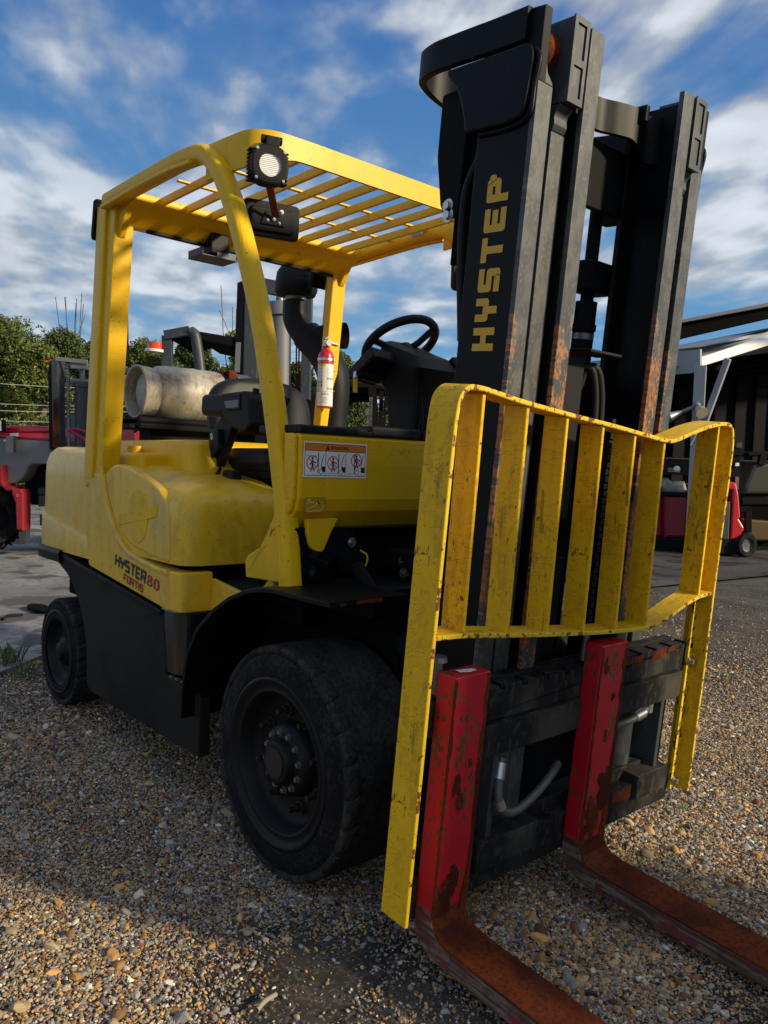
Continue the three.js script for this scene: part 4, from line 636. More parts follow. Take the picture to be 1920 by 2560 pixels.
// ---- forks
function makeFork(zc, w) {
  const f = sub('fork', lift, [0, 0, 0], [0, 0, -TAU]);
  const z0 = zc - w / 2, z1 = zc + w / 2;
  mesh('shank', sideZ(roundPts([[0.602, 0.846], [0.602, 0.20], [0.615, 0.145, 0.0], [0.66, 0.225, 0.01], [0.662, 0.846]], 0.004), z0, z1, 0.004), M.red, f);
  const worn = (za, dir, w) => { const pts = [], n = 60; for (let i = 0; i <= n; i++) { const u = mix(0.215, 0.842, i / n); pts.push([za + dir * w * (0.35 + 1.3 * Math.pow(fbm(u * 22, za * 9, 871, 4), 1.5) + 1.1 * sst(0.34, 0.22, u)), u]); } pts.push([za, 0.842], [za, 0.215]); return faceX(pts, 0.6602, 0.6626, 0); };
  mesh('worn_edge', worn(z1 - 0.0015, -1, 0.012), M.rust, f); mesh('worn_edge', worn(z0 + 0.0015, 1, 0.016), M.rust, f);
  for (let k = 0; k < 7; k++) { const cu = k < 4 ? rr(0.24, 0.40) : rr(0.45, 0.78), cz = rr(z0 + 0.03, z1 - 0.03), R = k < 4 ? rr(0.014, 0.030) : rr(0.006, 0.014), s0 = k * 7 + zc; mesh('rust_patch', faceX(Array.from({ length: 30 }, (_, i) => { const a = i / 30 * 6.283, r = R * (0.35 + 1.25 * vnoise(Math.cos(a) * 2.2 + s0, Math.sin(a) * 2.2 + s0, 877)); return [Math.min(z1 - 0.002, Math.max(z0 + 0.002, cz + Math.cos(a) * r)), cu + Math.sin(a) * r * 1.9]; }), 0.6604, 0.6627 + k * 0.00003, 0), M.rust, f); }
  const top = [[0.657, 0.235], [0.662, 0.212], [0.675, 0.190], [0.697, 0.176], [0.73, 0.170], [0.80, 0.168], [1.3, 0.168], [1.86, 0.166], [1.875, 0.158]], bot = [[1.87, 0.150], [1.4, 0.125], [1.0, 0.113], [0.73, 0.111], [0.67, 0.116], [0.635, 0.132], [0.613, 0.160], [0.603, 0.20], [0.603, 0.235]];
  mesh('blade', sideZ(top.concat(bot), z0 + 0.0015, z1 - 0.0015, 0.003), M.rust, f);
  for (const [a, b] of [[z1 - 0.003, z1 + 0.0004], [z0 - 0.0004, z0 + 0.003]]) mesh('blade_side', sideZ(top.slice(0, -1).map(([x, y]) => [x + 0.002, y - 0.006]).concat(bot.map(([x, y]) => [x + 0.001, y + 0.003])), a, b, 0.0008), M.bladeSide, f);
  return f;
}
const fl = makeFork(0.607, 0.132), fr = makeFork(-0.025, 0.138);
for (const [f, z] of [[fl, 0.655], [fr, 0.02]]) mesh('fork_pin', [cyl([0.585, 0.78, z], [0.585, 0.868, z], 0.011), cyl([0.585, 0.866, z], [0.585, 0.878, z], 0.022, 0.019)], M.dullMetal, f);
decal('paper_tag', 0.062, 0.026, 128, (x, W, H) => { x.clearRect(0, 0, W, H); x.fillStyle = '#e8e8ea'; x.beginPath(); x.moveTo(4, 10); x.lineTo(W - 18, 2); x.lineTo(W - 2, H * 0.5); x.lineTo(W * 0.55, H - 3); x.lineTo(10, H - 6); x.fill(); x.fillStyle = '#999'; x.fillRect(60, 24, 20, 4); }, fl, { p: [0.632, 0.8472, 0.600], right: [0.25, 0, -1], up: [-1, 0, -0.25] }, { alpha: true });

// ---- driver's seat, arm rest, steering
const seat = sub('driver_seat', lift);
{
  const back = []; const zc = -0.035, prof = (t, d) => { const w = 0.285 * Math.pow(1 - Math.pow(Math.abs(t), 3.2), 1 / 2.6), y = 1.30 + (t + 1) / 2 * 0.405; return { w: Math.max(0.004, w * (1 - d)), y }; };
  for (let i = 0; i <= 22; i++) { const t = -0.96 + 1.955 * i / 22, { w, y } = prof(Math.min(0.9995, t > 0 ? t : t * 0.3), 0), xb = -1.255 - (y - 1.30) * 0.16, n = 20, ring = []; for (let k = 0; k < n; k++) { const a = k / n * 2 * Math.PI, ca = Math.cos(a), sa = Math.sin(a), q = Math.pow(Math.abs(ca), 0.35) * Math.sign(ca); ring.push([xb + 0.05 * Math.pow(Math.abs(sa), 0.6) * Math.sign(sa) * (0.35 + 0.65 * Math.min(1, w / 0.18)), y, zc + w * q]); } back.push(ring); }
  mesh('backrest', crease(loft(back), 1.0), M.vinyl, seat);
  mesh('seat_cushion', [new RoundedBoxGeometry(0.46, 0.12, 0.48, 4, 0.05).translate(-0.98, 1.27, zc), new RoundedBoxGeometry(0.40, 0.12, 0.40, 2, 0.02).translate(-1.0, 1.17, zc)], M.vinyl, seat);
  mesh('seat_bolster', new RoundedBoxGeometry(0.40, 0.10, 0.10, 4, 0.045).translate(-0.98, 1.31, 0.20), M.vinyl, seat);
  mesh('arm_pad', new RoundedBoxGeometry(0.23, 0.095, 0.10, 4, 0.025).rotateZ(-0.05).translate(-1.075, 1.540, 0.298), M.plastic, seat);
  mesh('control_head', [sideZ(roundPts([[-0.985, 1.585], [-0.80, 1.588], [-0.765, 1.56], [-0.745, 1.45], [-0.79, 1.415], [-0.87, 1.43], [-0.955, 1.47], [-0.99, 1.53]], 0.012), 0.235, 0.36, 0.012), sideZ(roundPts([[-0.955, 1.575], [-0.82, 1.578], [-0.82, 1.51], [-0.93, 1.51]], 0.008), 0.358, 0.366, 0.004)], M.plastic, seat);
  mesh('control_slot', sideZ(roundPts([[-0.945, 1.550], [-0.83, 1.552], [-0.83, 1.520], [-0.925, 1.520]], 0.004), 0.365, 0.3675, 0.001), M.grey, seat);
  mesh('control_lever', [bar([-0.72, 1.50, 0.24], [-0.695, 1.57, 0.22], 0.035, 0.02, 0.3), cyl([-0.80, 1.55, 0.31], [-0.80, 1.60, 0.30], 0.014)], M.plastic, seat);
  mesh('arm_mount', [sideZ(roundPts([[-1.06, 1.50], [-0.94, 1.50], [-1.0, 1.40], [-1.09, 1.27], [-1.14, 1.29], [-1.17, 1.40], [-1.12, 1.45]], 0.012), 0.27, 0.31, 0.006), sideZ(roundPts([[-1.13, 1.42], [-1.05, 1.44], [-1.04, 1.35], [-1.12, 1.30]], 0.01), 0.31, 0.335, 0.006)], M.plastic, seat);
  decal('bar_code', 0.018, 0.026, 64, (x, W, H) => { x.fillStyle = '#d8d8d4'; x.fillRect(0, 0, W, H); x.fillStyle = '#333'; for (let k = 0; k < 7; k++) x.fillRect(8 + k * 7, 10, 2 + (k * 3) % 4, 50); }, seat, { p: [-1.10, 1.405, 0.336], right: [1, 0.2, 0], up: [-0.2, 1, 0] });
  mesh('seat_harness', [tube([[-1.12, 1.30, 0.30], [-1.17, 1.26, 0.31], [-1.15, 1.215, 0.33], [-1.08, 1.22, 0.33], [-1.06, 1.27, 0.31]], 0.008, 24, 8), new RoundedBoxGeometry(0.09, 0.05, 0.05, 2, 0.012).translate(-0.98, 1.235, 0.30)], M.hose, seat);
}
{
  const col = sub('steering_column', lift);
  const ring = (x0, x1, y, w, yb) => rrect(x1 - x0, w, 0.03, 4).map(([a, b]) => [a + (x0 + x1) / 2, y + (a) * (yb || 0), b]).reverse();
  mesh('column_housing', crease(loft([ring(-0.25, -0.10, 1.40, 0.13), ring(-0.255, -0.085, 1.50, 0.135), ring(-0.27, -0.065, 1.59, 0.15), ring(-0.285, -0.045, 1.635, 0.20), ring(-0.285, -0.035, 1.655, 0.215), ring(-0.275, -0.045, 1.69, 0.21, -0.2), ring(-0.275, -0.065, 1.735, 0.18, -0.35), ring(-0.26, -0.10, 1.745, 0.13, -0.4)]), 0.5), M.plastic, col);
  mesh('column_rib', tube([[-0.060, 1.655, 0.085], [-0.075, 1.60, 0.07], [-0.088, 1.50, 0.04], [-0.095, 1.43, 0.035]], 0.010, 20, 8), M.plastic, col);
  for (const s of [1, -1]) mesh('display_pod', new RoundedBoxGeometry(0.15, 0.05, 0.12, 2, 0.012).rotateZ(0.60).rotateX(s * -0.12).translate(-0.235 + (s < 0 ? 0.12 : 0), 1.665, s * 0.155), M.plastic, col);
  mesh('switch_barrel', [cyl([-0.24, 1.625, 0.12], [-0.255, 1.638, 0.20], 0.020), cyl([-0.255, 1.638, 0.195], [-0.257, 1.641, 0.208], 0.024)], M.plastic, col);
  const n = new V3(-0.55, 0.83, 0).normalize(), q = new THREE.Quaternion().setFromUnitVectors(new V3(0, 0, 1), n), place = (g) => g.applyQuaternion(q).translate(-0.262, 1.772, -0.005);
  const spoke = (a) => { const x = Math.cos(a), y = Math.sin(a), g = tube([[0.02 * x, 0.02 * y, -0.035], [0.06 * x, 0.06 * y, -0.03], [0.11 * x, 0.11 * y, -0.012], [0.142 * x, 0.142 * y, -0.002]], 0.013, 14, 8); return place(g); };
  mesh('steering_wheel', [place(new THREE.TorusGeometry(0.143, 0.0165, 14, 60)), spoke(1.25), spoke(-1.0), spoke(3.35), place(new THREE.CylinderGeometry(0.035, 0.05, 0.05, 24).rotateX(Math.PI / 2).translate(0, 0, -0.045))], M.plastic, col);
}
// ---- air intake behind the far rear post
{
  const it = sub('air_intake', lift);
  const P = [-1.84, 0.012, -0.60];
  mesh('intake_bowl', lathe([[0, 2.45], [0.06, 2.447], [0.093, 2.43], [0.113, 2.40], [0.119, 2.36], [0.119, 2.345], [0.125, 2.342], [0.124, 2.30], [0.112, 2.272], [0.10, 2.268], [0.0, 2.268]], 40).translate(P[0], 0, P[2]), M.plastic, it);
  mesh('intake_collar', new THREE.CylinderGeometry(0.063, 0.063, 0.04, 28).translate(P[0], 2.245, P[2]), M.dullMetal, it);
  mesh('intake_pipe', tube([[P[0], 2.24, P[2]], [P[0] + 0.005, 2.14, P[2]], [P[0] + 0.05, 2.06, P[2] - 0.02], [P[0] + 0.13, 2.01, P[2] - 0.04], [P[0] + 0.24, 2.03, P[2] - 0.10], [P[0] + 0.30, 2.03, P[2] - 0.14]], 0.074, 40, 20), M.plastic, it);
  mesh('intake_duct', [tube([[P[0] + 0.09, 2.04, P[2] - 0.02], [P[0] + 0.20, 1.93, P[2] - 0.06], [P[0] + 0.27, 1.80, P[2] - 0.08], [P[0] + 0.27, 1.5, P[2] - 0.08]], 0.09, 30, 18)], M.plastic, it);
  mesh('antenna_coil', Array.from({ length: 7 }, (_, i) => new THREE.TorusGeometry(0.028, 0.005, 6, 16).rotateX(Math.PI / 2).rotateZ(0.3).translate(-1.60, 2.21 - i * 0.019, -0.20)), M.hose, it);
}
// ---- bracket for the gas cylinder
{
  const b = sub('cylinder_bracket', lift);
  mesh('cradle', [bx(-2.24, -1.92, 1.455, 1.485, -0.52, 0.30, 0.006), cyl([-1.93, 1.50, 0.30], [-1.93, 1.50, -0.5], 0.018), cyl([-2.21, 1.50, 0.30], [-2.21, 1.50, -0.5], 0.018), bx(-2.15, -2.0, 1.385, 1.46, -0.45, 0.2, 0.004)], M.blackMatt, b);
  mesh('end_stop', [bx(-2.30, -2.12, 1.47, 1.575, 0.33, 0.342, 0.004), bx(-2.29, -1.95, 1.455, 1.475, 0.26, 0.342, 0.004)], M.blackMatt, b);
}
// ================================================================ things carried by the forklift
{
  const g = thing('gas_cylinder', 'scuffed grey fuel gas cylinder lying across the back of the yellow forklift', 'gas cylinder', [-2.06, 1.503, 0]);
  const R = 0.152, ax = (pts, n = 48) => lathe(pts, n).rotateX(Math.PI / 2).translate(0, R, 0);
  mesh('cylinder_body', ax([[0, -0.50], [0.10, -0.485], [0.14, -0.45], [R, -0.40], [R, -0.07], [R + 0.003, -0.065], [R + 0.003, -0.05], [R, -0.045], [R, 0.105], [0.147, 0.145], [0.128, 0.175], [0.09, 0.19], [0, 0.195]]), M.tank, g);
  mesh('collar_ring', ax([[0.118, 0.16], [0.130, 0.175], [0.136, 0.20], [0.138, 0.250], [0.143, 0.258], [0.142, 0.268], [0.134, 0.270], [0.129, 0.262], [0.124, 0.18]]), M.tank, g);
  mesh('end_dome', ax([[0.125, 0.185], [0.112, 0.212], [0.07, 0.232], [0, 0.238]]), M.tank, g);
  mesh('clamp_strap', [ax([[R + 0.002, -0.30], [R + 0.006, -0.30], [R + 0.006, -0.21], [R + 0.002, -0.21]])], M.black, g);
  mesh('clamp_bolt', [cyl([0.08, 2 * R + 0.0, -0.29], [0.08, 2 * R + 0.0, -0.2], 0.008), bx(0.05, 0.12, 2 * R - 0.045, 2 * R + 0.004, -0.28, -0.23, 0.004)], M.rust, g);
}
{
  const e = thing('fire_extinguisher', 'red fire extinguisher with a white label strapped to the far rear post', 'fire extinguisher', [-1.462, 1.605, -0.548], 0.15);
  const r = 0.043;
  mesh('bottle', lathe([[0, 0], [r - 0.004, 0], [r, 0.006], [r, 0.275], [r * 0.9, 0.298], [r * 0.6, 0.312], [0.02, 0.318], [0.02, 0.335], [0, 0.335]], 36), M.redShiny, e);
  mesh('valve', [cyl([0, 0.333, 0], [0, 0.362, 0], 0.017), cyl([0.005, 0.35, 0.0], [0.03, 0.35, 0.012], 0.014), cyl([0.03, 0.35, 0.012], [0.034, 0.35, 0.014], 0.016)], M.zinc, e);
  mesh('handle', [bar([-0.01, 0.362, 0.01], [0.01, 0.352, -0.082], 0.016, 0.012), bar([0.0, 0.372, 0.015], [-0.01, 0.425, -0.075], 0.016, 0.008)], M.zinc, e);
  mesh('strap', [new THREE.CylinderGeometry(r + 0.0025, r + 0.0025, 0.014, 32, 1, true).translate(0, 0.262, 0)], M.zinc, e);
  mesh('post_band', [bx(-0.10, 0.0, 0.205, 0.212, -0.075, -0.03, 0.001), bx(-0.10, 0.0, 0.095, 0.102, -0.075, -0.03, 0.001)], M.dullMetal, e);
  const c = document.createElement('canvas'); c.width = 512; c.height = 768; const x = c.getContext('2d');
  x.fillStyle = '#e6e5e1'; x.fillRect(0, 0, 512, 768); x.fillStyle = '#d8c42c'; x.fillRect(0, 0, 250, 48); x.fillStyle = '#333';
  for (let k = 0; k < 34; k++) { const y = 66 + k * 13; x.fillRect(20, y, 60 + (k * 53) % 130, 4); x.fillRect(280, y, 40 + (k * 71) % 170, 3); }
  for (let k = 0; k < 4; k++) { x.beginPath(); x.arc(60 + (k % 2) * 90, 330 + (k >> 1) * 70, 22, 0, 7); x.fill(); } for (let k = 0; k < 40; k++) x.fillRect(290 + k * 5, 250, 1 + (k * 7) % 4, 40); for (let k = 0; k < 40; k++) x.fillRect(290 + k * 5, 430, 1 + (k * 5) % 4, 34);
  x.fillStyle = '#b01224'; x.fillRect(30, 460, 36, 36); x.fillRect(0, 505, 512, 5); x.fillStyle = '#1c1c1c'; x.font = 'bold 62px sans-serif'; x.textAlign = 'center'; x.fillText('CINTAS', 256, 575); for (let k = 0; k < 9; k++) x.fillRect(150 + (k * 17) % 40, 605 + k * 15, 200 - (k * 31) % 90, 4);
  const t = new THREE.CanvasTexture(c); t.colorSpace = THREE.SRGBColorSpace;
  const lab = new THREE.CylinderGeometry(r + 0.0012, r + 0.0012, 0.225, 32, 1, true, Math.PI / 4 - 1.25, 2.5).translate(0, 0.123, 0);
  mesh('label_wrap', lab, mat({ map: t, roughness: 0.4 }), e, true);
}
{
  const k = thing('key_ring', 'keys with a yellow tag hanging from the switch below the steering wheel', 'keys', [-0.257, 1.64, 0.207]);
  mesh('key', [bar([0, 0.004, 0.012], [0, -0.02, 0.016], 0.014, 0.003), bx(-0.004, 0.004, -0.065, -0.03, 0.006, 0.010, 0.001)], M.zinc, k);
  mesh('key_tag', bar([0.002, -0.02, 0.012], [0.0, -0.075, 0.008], 0.018, 0.006), M.yellow, k);
  mesh('ring', new THREE.TorusGeometry(0.010, 0.0015, 6, 20).translate(0, -0.018, 0.012), M.zinc, k);
}
// ================================================================ ground
function gnd(px, py) { const d = at(px, py, 1).sub(camPos), t = -camPos.y / d.y; return camPos.clone().addScaledVector(d, t); }
function sheet(name, pts, y, m, kind = 'structure') { const s = shapeOf(pts.map(([x, z]) => [x, -z])); const o = mesh(name, new THREE.ShapeGeometry(s).rotateX(-Math.PI / 2).translate(0, y, 0), m, scene); if (kind) o.userData.kind = kind; return o; }
{
  const o = mesh('ground', new THREE.PlaneGeometry(500, 500).rotateX(-Math.PI / 2).translate(0, -0.012, 0), mat({ map: T.soil, roughness: 0.95, bumpMap: T.soil, bumpScale: 0.01 }), scene); o.userData.kind = 'structure';
  // gravel bed with low mounds and ruts
  const N = 220, X0 = -7.5, X1 = 6, Z0 = -7.2, Z1 = 4.5, g = new THREE.PlaneGeometry(X1 - X0, Z1 - Z0, N, N).rotateX(-Math.PI / 2).translate((X0 + X1) / 2, 0, (Z0 + Z1) / 2), p = g.attributes.position;
  for (let i = 0; i < p.count; i++) { const x = p.getX(i), z = p.getZ(i), edge = Math.min(x - X0, X1 - x, z - Z0, Z1 - z), f = sst(0, 0.8, edge), far = sst(-1.8, -3.2, z); p.setY(i, -0.004 - 0.02 * (1 - f) + f * (0.022 * (fbm(x * 1.7, z * 1.7, 811, 3) - 0.55) + far * 0.10 * Math.max(0, fbm(x * 1.3, z * 1.3, 815, 4) - 0.45) + 0.010 * (fbm(x * 9, z * 9, 821, 3) - 0.6))); }
  g.computeVertexNormals(); const b = mesh('gravel_bed', g, mat({ map: T.fines, roughness: 0.95, bumpMap: T.fines, bumpScale: 0.008 }), scene); b.userData.kind = 'structure';
}
{
  const A = gnd(-700, 1790), B = gnd(0, 1690), C = gnd(110, 1645), pts = [[A.x, A.z], [B.x, B.z], [C.x, C.z], [-3.6, -0.2], [-4.6, -1.8], [-7.0, -5.0], [-14, -9], [-26, -4], [-24, 12], [-8, 9]];
  const s = shapeOf(pts.map(([x, z]) => [x, -z])), g = new THREE.ExtrudeGeometry(s, { depth: 0.045, bevelEnabled: false }).rotateX(-Math.PI / 2).translate(0, -0.02, 0);
  const o = mesh('concrete_apron', g, mat({ map: T.concrete, roughness: 0.9, bumpMap: T.concrete, bumpScale: 0.006 }), scene); o.userData.kind = 'structure';
  const q = [[1500, 1480], [1640, 1470], [1760, 1458], [1920, 1442], [2600, 1400], [3200, 1330]].map(([x, y]) => gnd(x, y)).filter((v) => v.z < 0);
  sheet('asphalt_yard', [...q.map((v) => [v.x, v.z]), [6, -40], [-30, -40], [-20, -14], [-9, -8]], 0.020, mat({ map: T.concrete, color: new THREE.Color().setRGB(0.30, 0.29, 0.29), roughness: 0.6 }));
}
// loose stones, thick near the truck
{
  const shapes = [];
  for (let v = 0; v < 4; v++) { const g = mergeVertices(clean(new THREE.IcosahedronGeometry(1, v < 2 ? 1 : 0)).deleteAttribute("normal")), p = g.attributes.position; for (let i = 0; i < p.count; i++) { const q = new V3().fromBufferAttribute(p, i), k = 0.55 + 0.9 * fbm(q.x * 1.3 + 5 * v, q.y * 1.3 + q.z * 1.7, 901 + v, 2); p.setXYZ(i, q.x * k * 1.15, q.y * k * 0.7, q.z * k * 0.9); } g.computeVertexNormals(); shapes.push(toCreasedNormals(g, v % 2 ? 0.9 : 0.4)); }
  const MAXN = 760000, per = [0, 1, 2, 3].map(() => new Float32Array(MAXN / 4 * 16)), cols = [0, 1, 2, 3].map(() => new Float32Array(MAXN / 4 * 3)), cnt = [0, 0, 0, 0];
  const bare = (x, z) => {                                        // where dark soil shows instead of stones
    let d = sst(1.0, 0.35, Math.hypot((x - 0.72) / 0.78, (z - 0.86) / 0.50)); d = Math.max(d, 0.95 * sst(1.0, 0.2, Math.hypot((x - 1.60) / 0.65, (z - 0.12) / 0.42))); d = Math.max(d, 0.8 * sst(0.9, 0.3, Math.hypot((x - 1.6) / 0.9, (z + 0.75) / 0.3)));
    return Math.min(1, d * (0.75 + 0.6 * fbm(x * 3, z * 3, 831, 3)));
  };
  const o = new THREE.Object3D(), c = new THREE.Color();
  for (let n = 0; n < 1500000; n++) {
    const x = 1.2 + 6.6 * (rnd() + rnd() - 1) * 0.8 - 0.6, z = 0.9 + 6.6 * (rnd() + rnd() - 1) - 0.8; if (x < -5.5 || x > 2.5 || z > 2.9) continue;
    const D = Math.hypot(x - 1.3, z - 1.2);
    if (rnd() > sst(6.5, 1.0, D) * 0.95 + 0.05) continue;
    if (rnd() < bare(x, z) * 0.97) continue;
    if (x < -2.8 && (x + 2.87) * 0.77 + (z - 0.71) * -0.64 < -0.02 && z > x * 1.2 - 2.6) { if (rnd() > 0.03) continue; }
    const t = rnd(), big = fbm(x * 2.2, z * 2.2, 841, 3), q = rnd();
    const s = (0.0019 + 0.0031 * t * t + (q < 0.09 ? 0.0050 * rnd() : 0) + (q < 0.003 ? 0.012 * rnd() : 0)) * (0.70 + 0.6 * big) * (1 + 0.09 * Math.max(0, D - 0.8));
    const v = n & 3; if (cnt[v] >= MAXN / 4) continue; const far = sst(-1.8, -3.2, z);
    const y = 0.022 * (fbm(x * 1.7, z * 1.7, 811, 3) - 0.55) + far * 0.10 * Math.max(0, fbm(x * 1.3, z * 1.3, 815, 4) - 0.45) + 0.010 * (fbm(x * 9, z * 9, 821, 3) - 0.6) + s * 0.3 * rnd() - 0.002;
    o.position.set(x, y, z); o.rotation.set((rnd() - 0.5) * 1.2, rnd() * 6.28, (rnd() - 0.5) * 1.2); o.scale.set(s * rr(0.8, 1.4), s * rr(0.7, 1.2), s); o.updateMatrix();
    per[v].set(o.matrix.elements, cnt[v] * 16);
    const k = rnd(), m = rr(0.48, 1.75), warm = fbm(x * 1.1, z * 1.1, 851, 3);
    if (k < 0.34 + 0.6 * (0.5 - warm)) c.setRGB(0.235 * m, 0.215 * m, 0.185 * m); else if (k < 0.56) c.setRGB(0.33 * m, 0.25 * m, 0.145 * m); else if (k < 0.80) c.setRGB(0.40 * m, 0.215 * m, 0.068 * m); else if (k < 0.86) c.setRGB(0.17 * m, 0.06 * m, 0.03 * m); else if (k < 0.92) c.setRGB(0.05 * m, 0.05 * m, 0.055 * m); else c.setRGB(0.48 * m, 0.44 * m, 0.36 * m);
    cols[v].set([c.r, c.g, c.b], cnt[v] * 3); cnt[v]++;
  }
  const gr = new THREE.Group(); gr.name = 'gravel'; gr.userData = { kind: 'stuff', label: 'loose multicoloured gravel stones covering the ground around the forklift', category: 'gravel' }; scene.add(gr);
  for (let v = 0; v < 4; v++) { const im = new THREE.InstancedMesh(shapes[v], mat({ roughness: 0.8 }), cnt[v]); im.instanceMatrix.array.set(per[v].subarray(0, cnt[v] * 16)); im.instanceColor = new THREE.InstancedBufferAttribute(cols[v].slice(0, cnt[v] * 3), 3); im.name = 'stone'; im.userData.kind = 'stuff'; im.castShadow = im.receiveShadow = true; gr.add(im); }
  
}
// a few things lying about
single(mesh('twig', [tube([...[gnd(642, 2538), gnd(662, 2515), gnd(690, 2497)].map((p) => [p.x, 0.012, p.z])], 0.006, 12, 6), tube([...[gnd(662, 2515), gnd(652, 2508)].map((p) => [p.x, 0.014, p.z])], 0.004, 6, 5)], mat({ color: new THREE.Color().setRGB(0.30, 0.26, 0.20), roughness: 0.9 })), 'pale broken twig lying on the dark soil in front of the wheel', 'twig');
{ const p = gnd(98, 1535), g = new THREE.SphereGeometry(0.09, 14, 8).scale(2.2, 0.25, 0.9); single(mesh('rag', g.translate(p.x, 0.05, p.z), M.darkVoid), 'crumpled black rag lying on the concrete behind the rear wheel', 'rag'); }
{ const a = gnd(5, 1560), b = gnd(55, 1548); single(mesh('strap', tube([[a.x, 0.035, a.z], [(a.x + b.x) / 2, 0.05, (a.z + b.z) / 2 + 0.03], [b.x, 0.035, b.z]], 0.012, 10, 6), M.hose), 'short black strap lying on the concrete at the left edge', 'strap'); }
function tuft(px, py, n, h, label) {
  const p = gnd(px, py), g = []; for (let i = 0; i < n; i++) { const x = rr(-0.09, 0.09), z = rr(-0.07, 0.07), a = rr(0, 6.28), l = h * rr(0.5, 1), w = 0.003, k = rr(0.2, 0.7); const gg = new THREE.BufferGeometry(), dx = Math.cos(a), dz = Math.sin(a); gg.setAttribute('position', new THREE.Float32BufferAttribute([x - dz * w, 0, z + dx * w, x + dz * w, 0, z - dx * w, x + dx * l * k * 0.5, l * 0.7, z + dz * l * k * 0.5, x + dz * w, 0, z - dx * w, x + dx * l * k, l, z + dz * l * k, x + dx * l * k * 0.5, l * 0.7, z + dz * l * k * 0.5], 3)); gg.computeVertexNormals(); g.push(gg); }
  const o = mesh('grass', mergeGeometries(g).translate(p.x, 0, p.z), mat({ color: new THREE.Color().setRGB(0.09, 0.12, 0.03), roughness: 0.8, side: THREE.DoubleSide })); o.userData = { kind: 'stuff', label, category: 'grass' };
}
tuft(25, 1668, 60, 0.16, 'tuft of grass growing where the gravel meets the concrete'); tuft(60, 1690, 40, 0.10, 'small grass sprigs beside the grass tuft by the concrete'); tuft(1798, 1698, 30, 0.06, 'tiny sprig of grass in the gravel right of the forklift'); tuft(1675, 2012, 26, 0.05, 'tiny dry grass sprig beside the lower right bar of the load backrest');

// ================================================================ trees
const leafGeo = (() => { const g = []; for (let i = 0; i < 7; i++) { const a = rr(0, 6.28), b = rr(-1.1, 1.1), q = new THREE.PlaneGeometry(0.55, 0.26, 1, 1); const p = q.attributes.position; p.setXYZ(0, -0.10, 0.13, 0.03); p.setXYZ(2, -0.12, -0.12, 0.02); q.rotateX(rr(0, 3)).rotateY(a).rotateZ(b).translate(rr(-0.4, 0.4), rr(-0.35, 0.35), rr(-0.4, 0.4)); g.push(clean(q)); } const m = mergeGeometries(g); m.computeVertexNormals(); return m; })();
const leafMat = phy({ roughness: 0.7, transmission: 0.0, side: THREE.DoubleSide });
function tree(name, label, base, H, W, o = {}) {                  // blobs of leaf clumps on limbs
  const t = thing(name, label, 'tree', [base.x, 0, base.z], 0, o.group);
  const blobs = [], n = o.blobs || 9, low = o.low ?? 0.15;
  for (let i = 0; i < n; i++) { const f = (i + 0.5) / n, y = H * mix(low + 0.08, 0.93, f), rad = W * 0.5 * (0.9 - 0.55 * Math.pow(Math.abs(f - 0.38), 1.2)); const a = rr(0, 6.28), q = rad * rr(0.1, 0.75); blobs.push([Math.cos(a) * q, y, Math.sin(a) * q, rad * rr(0.34, 0.66)]); }
  const tr = [tube([[0, -0.1, 0], [rr(-.1, .1), H * 0.3, rr(-.1, .1)], [rr(-.2, .2), H * 0.6, rr(-.2, .2)], [rr(-.2, .2), H * 0.88, rr(-.2, .2)]], 0.035 * W * 0.6 + 0.03, 14, 7)];
  for (const b of blobs) tr.push(tube([[0, Math.max(0.3, b[1] - b[3] * 1.4), 0], [b[0] * 0.5, b[1] - b[3] * 0.5, b[2] * 0.5], [b[0], b[1] + b[3] * 0.3, b[2]]], 0.022 + 0.006 * W, 8, 5));
  for (let i = 0; i < (o.bare || 0); i++) { const a = rr(0, 6.28), y = H * rr(0.6, 0.9); tr.push(tube([[0, y, 0], [Math.cos(a) * 0.3, y + 0.8, Math.sin(a) * 0.3], [Math.cos(a) * 0.5, H * rr(1.0, 1.22), Math.sin(a) * 0.5]], 0.012, 8, 4)); }
  mesh('trunk', tr, mat({ map: T.bark, roughness: 0.9 }), t);
  const M0 = [], C0 = [], ob = new THREE.Object3D(), per = Math.round((o.leaves || 2600) / n), c = new THREE.Color(), tint = o.tint || [1, 1, 1];
  for (const b of blobs) for (let k = 0; k < per; k++) {
    const u = rr(-1, 1), a = rr(0, 6.28), q = Math.sqrt(1 - u * u), r = b[3] * Math.pow(rnd(), 0.33) * (0.75 + 0.5 * vnoise(a * 2, u * 3 + b[1], 77));
    ob.position.set(b[0] + q * Math.cos(a) * r, b[1] + u * r * 0.85, b[2] + q * Math.sin(a) * r); ob.rotation.set(rr(0, 6.28), rr(0, 6.28), rr(0, 6.28)); ob.scale.setScalar(rr(0.55, 1.2) * (o.leaf || 0.155)); ob.updateMatrix(); M0.push(...ob.matrix.elements);
    const m = rr(0.45, 1.45), y = rnd(); c.setRGB((0.055 + 0.065 * y) * m * tint[0], (0.090 + 0.065 * y) * m * tint[1], 0.020 * m * tint[2]); C0.push(c.r, c.g, c.b);
  }
  const im = new THREE.InstancedMesh(leafGeo, leafMat, C0.length / 3); im.instanceMatrix.array.set(M0); im.instanceColor = new THREE.InstancedBufferAttribute(new Float32Array(C0), 3); im.name = 'crown'; im.userData.kind = 'stuff'; im.castShadow = im.receiveShadow = true; t.add(im);
  return t;
}
function treeAt(px, topPy, d, W, name, label, o) { const p = at(px, 1165, d), top = at(px, topPy, d); return tree(name, label, p, top.y, W, o); }
treeAt(20, 787, 23, 4.6, 'broadleaf_tree', 'tall bright green tree at the left edge, pale limbs showing through it', { leaves: 20900, blobs: 22, low: 0.02, tint: [1.2, 1.15, 1], leaf: 0.145 });
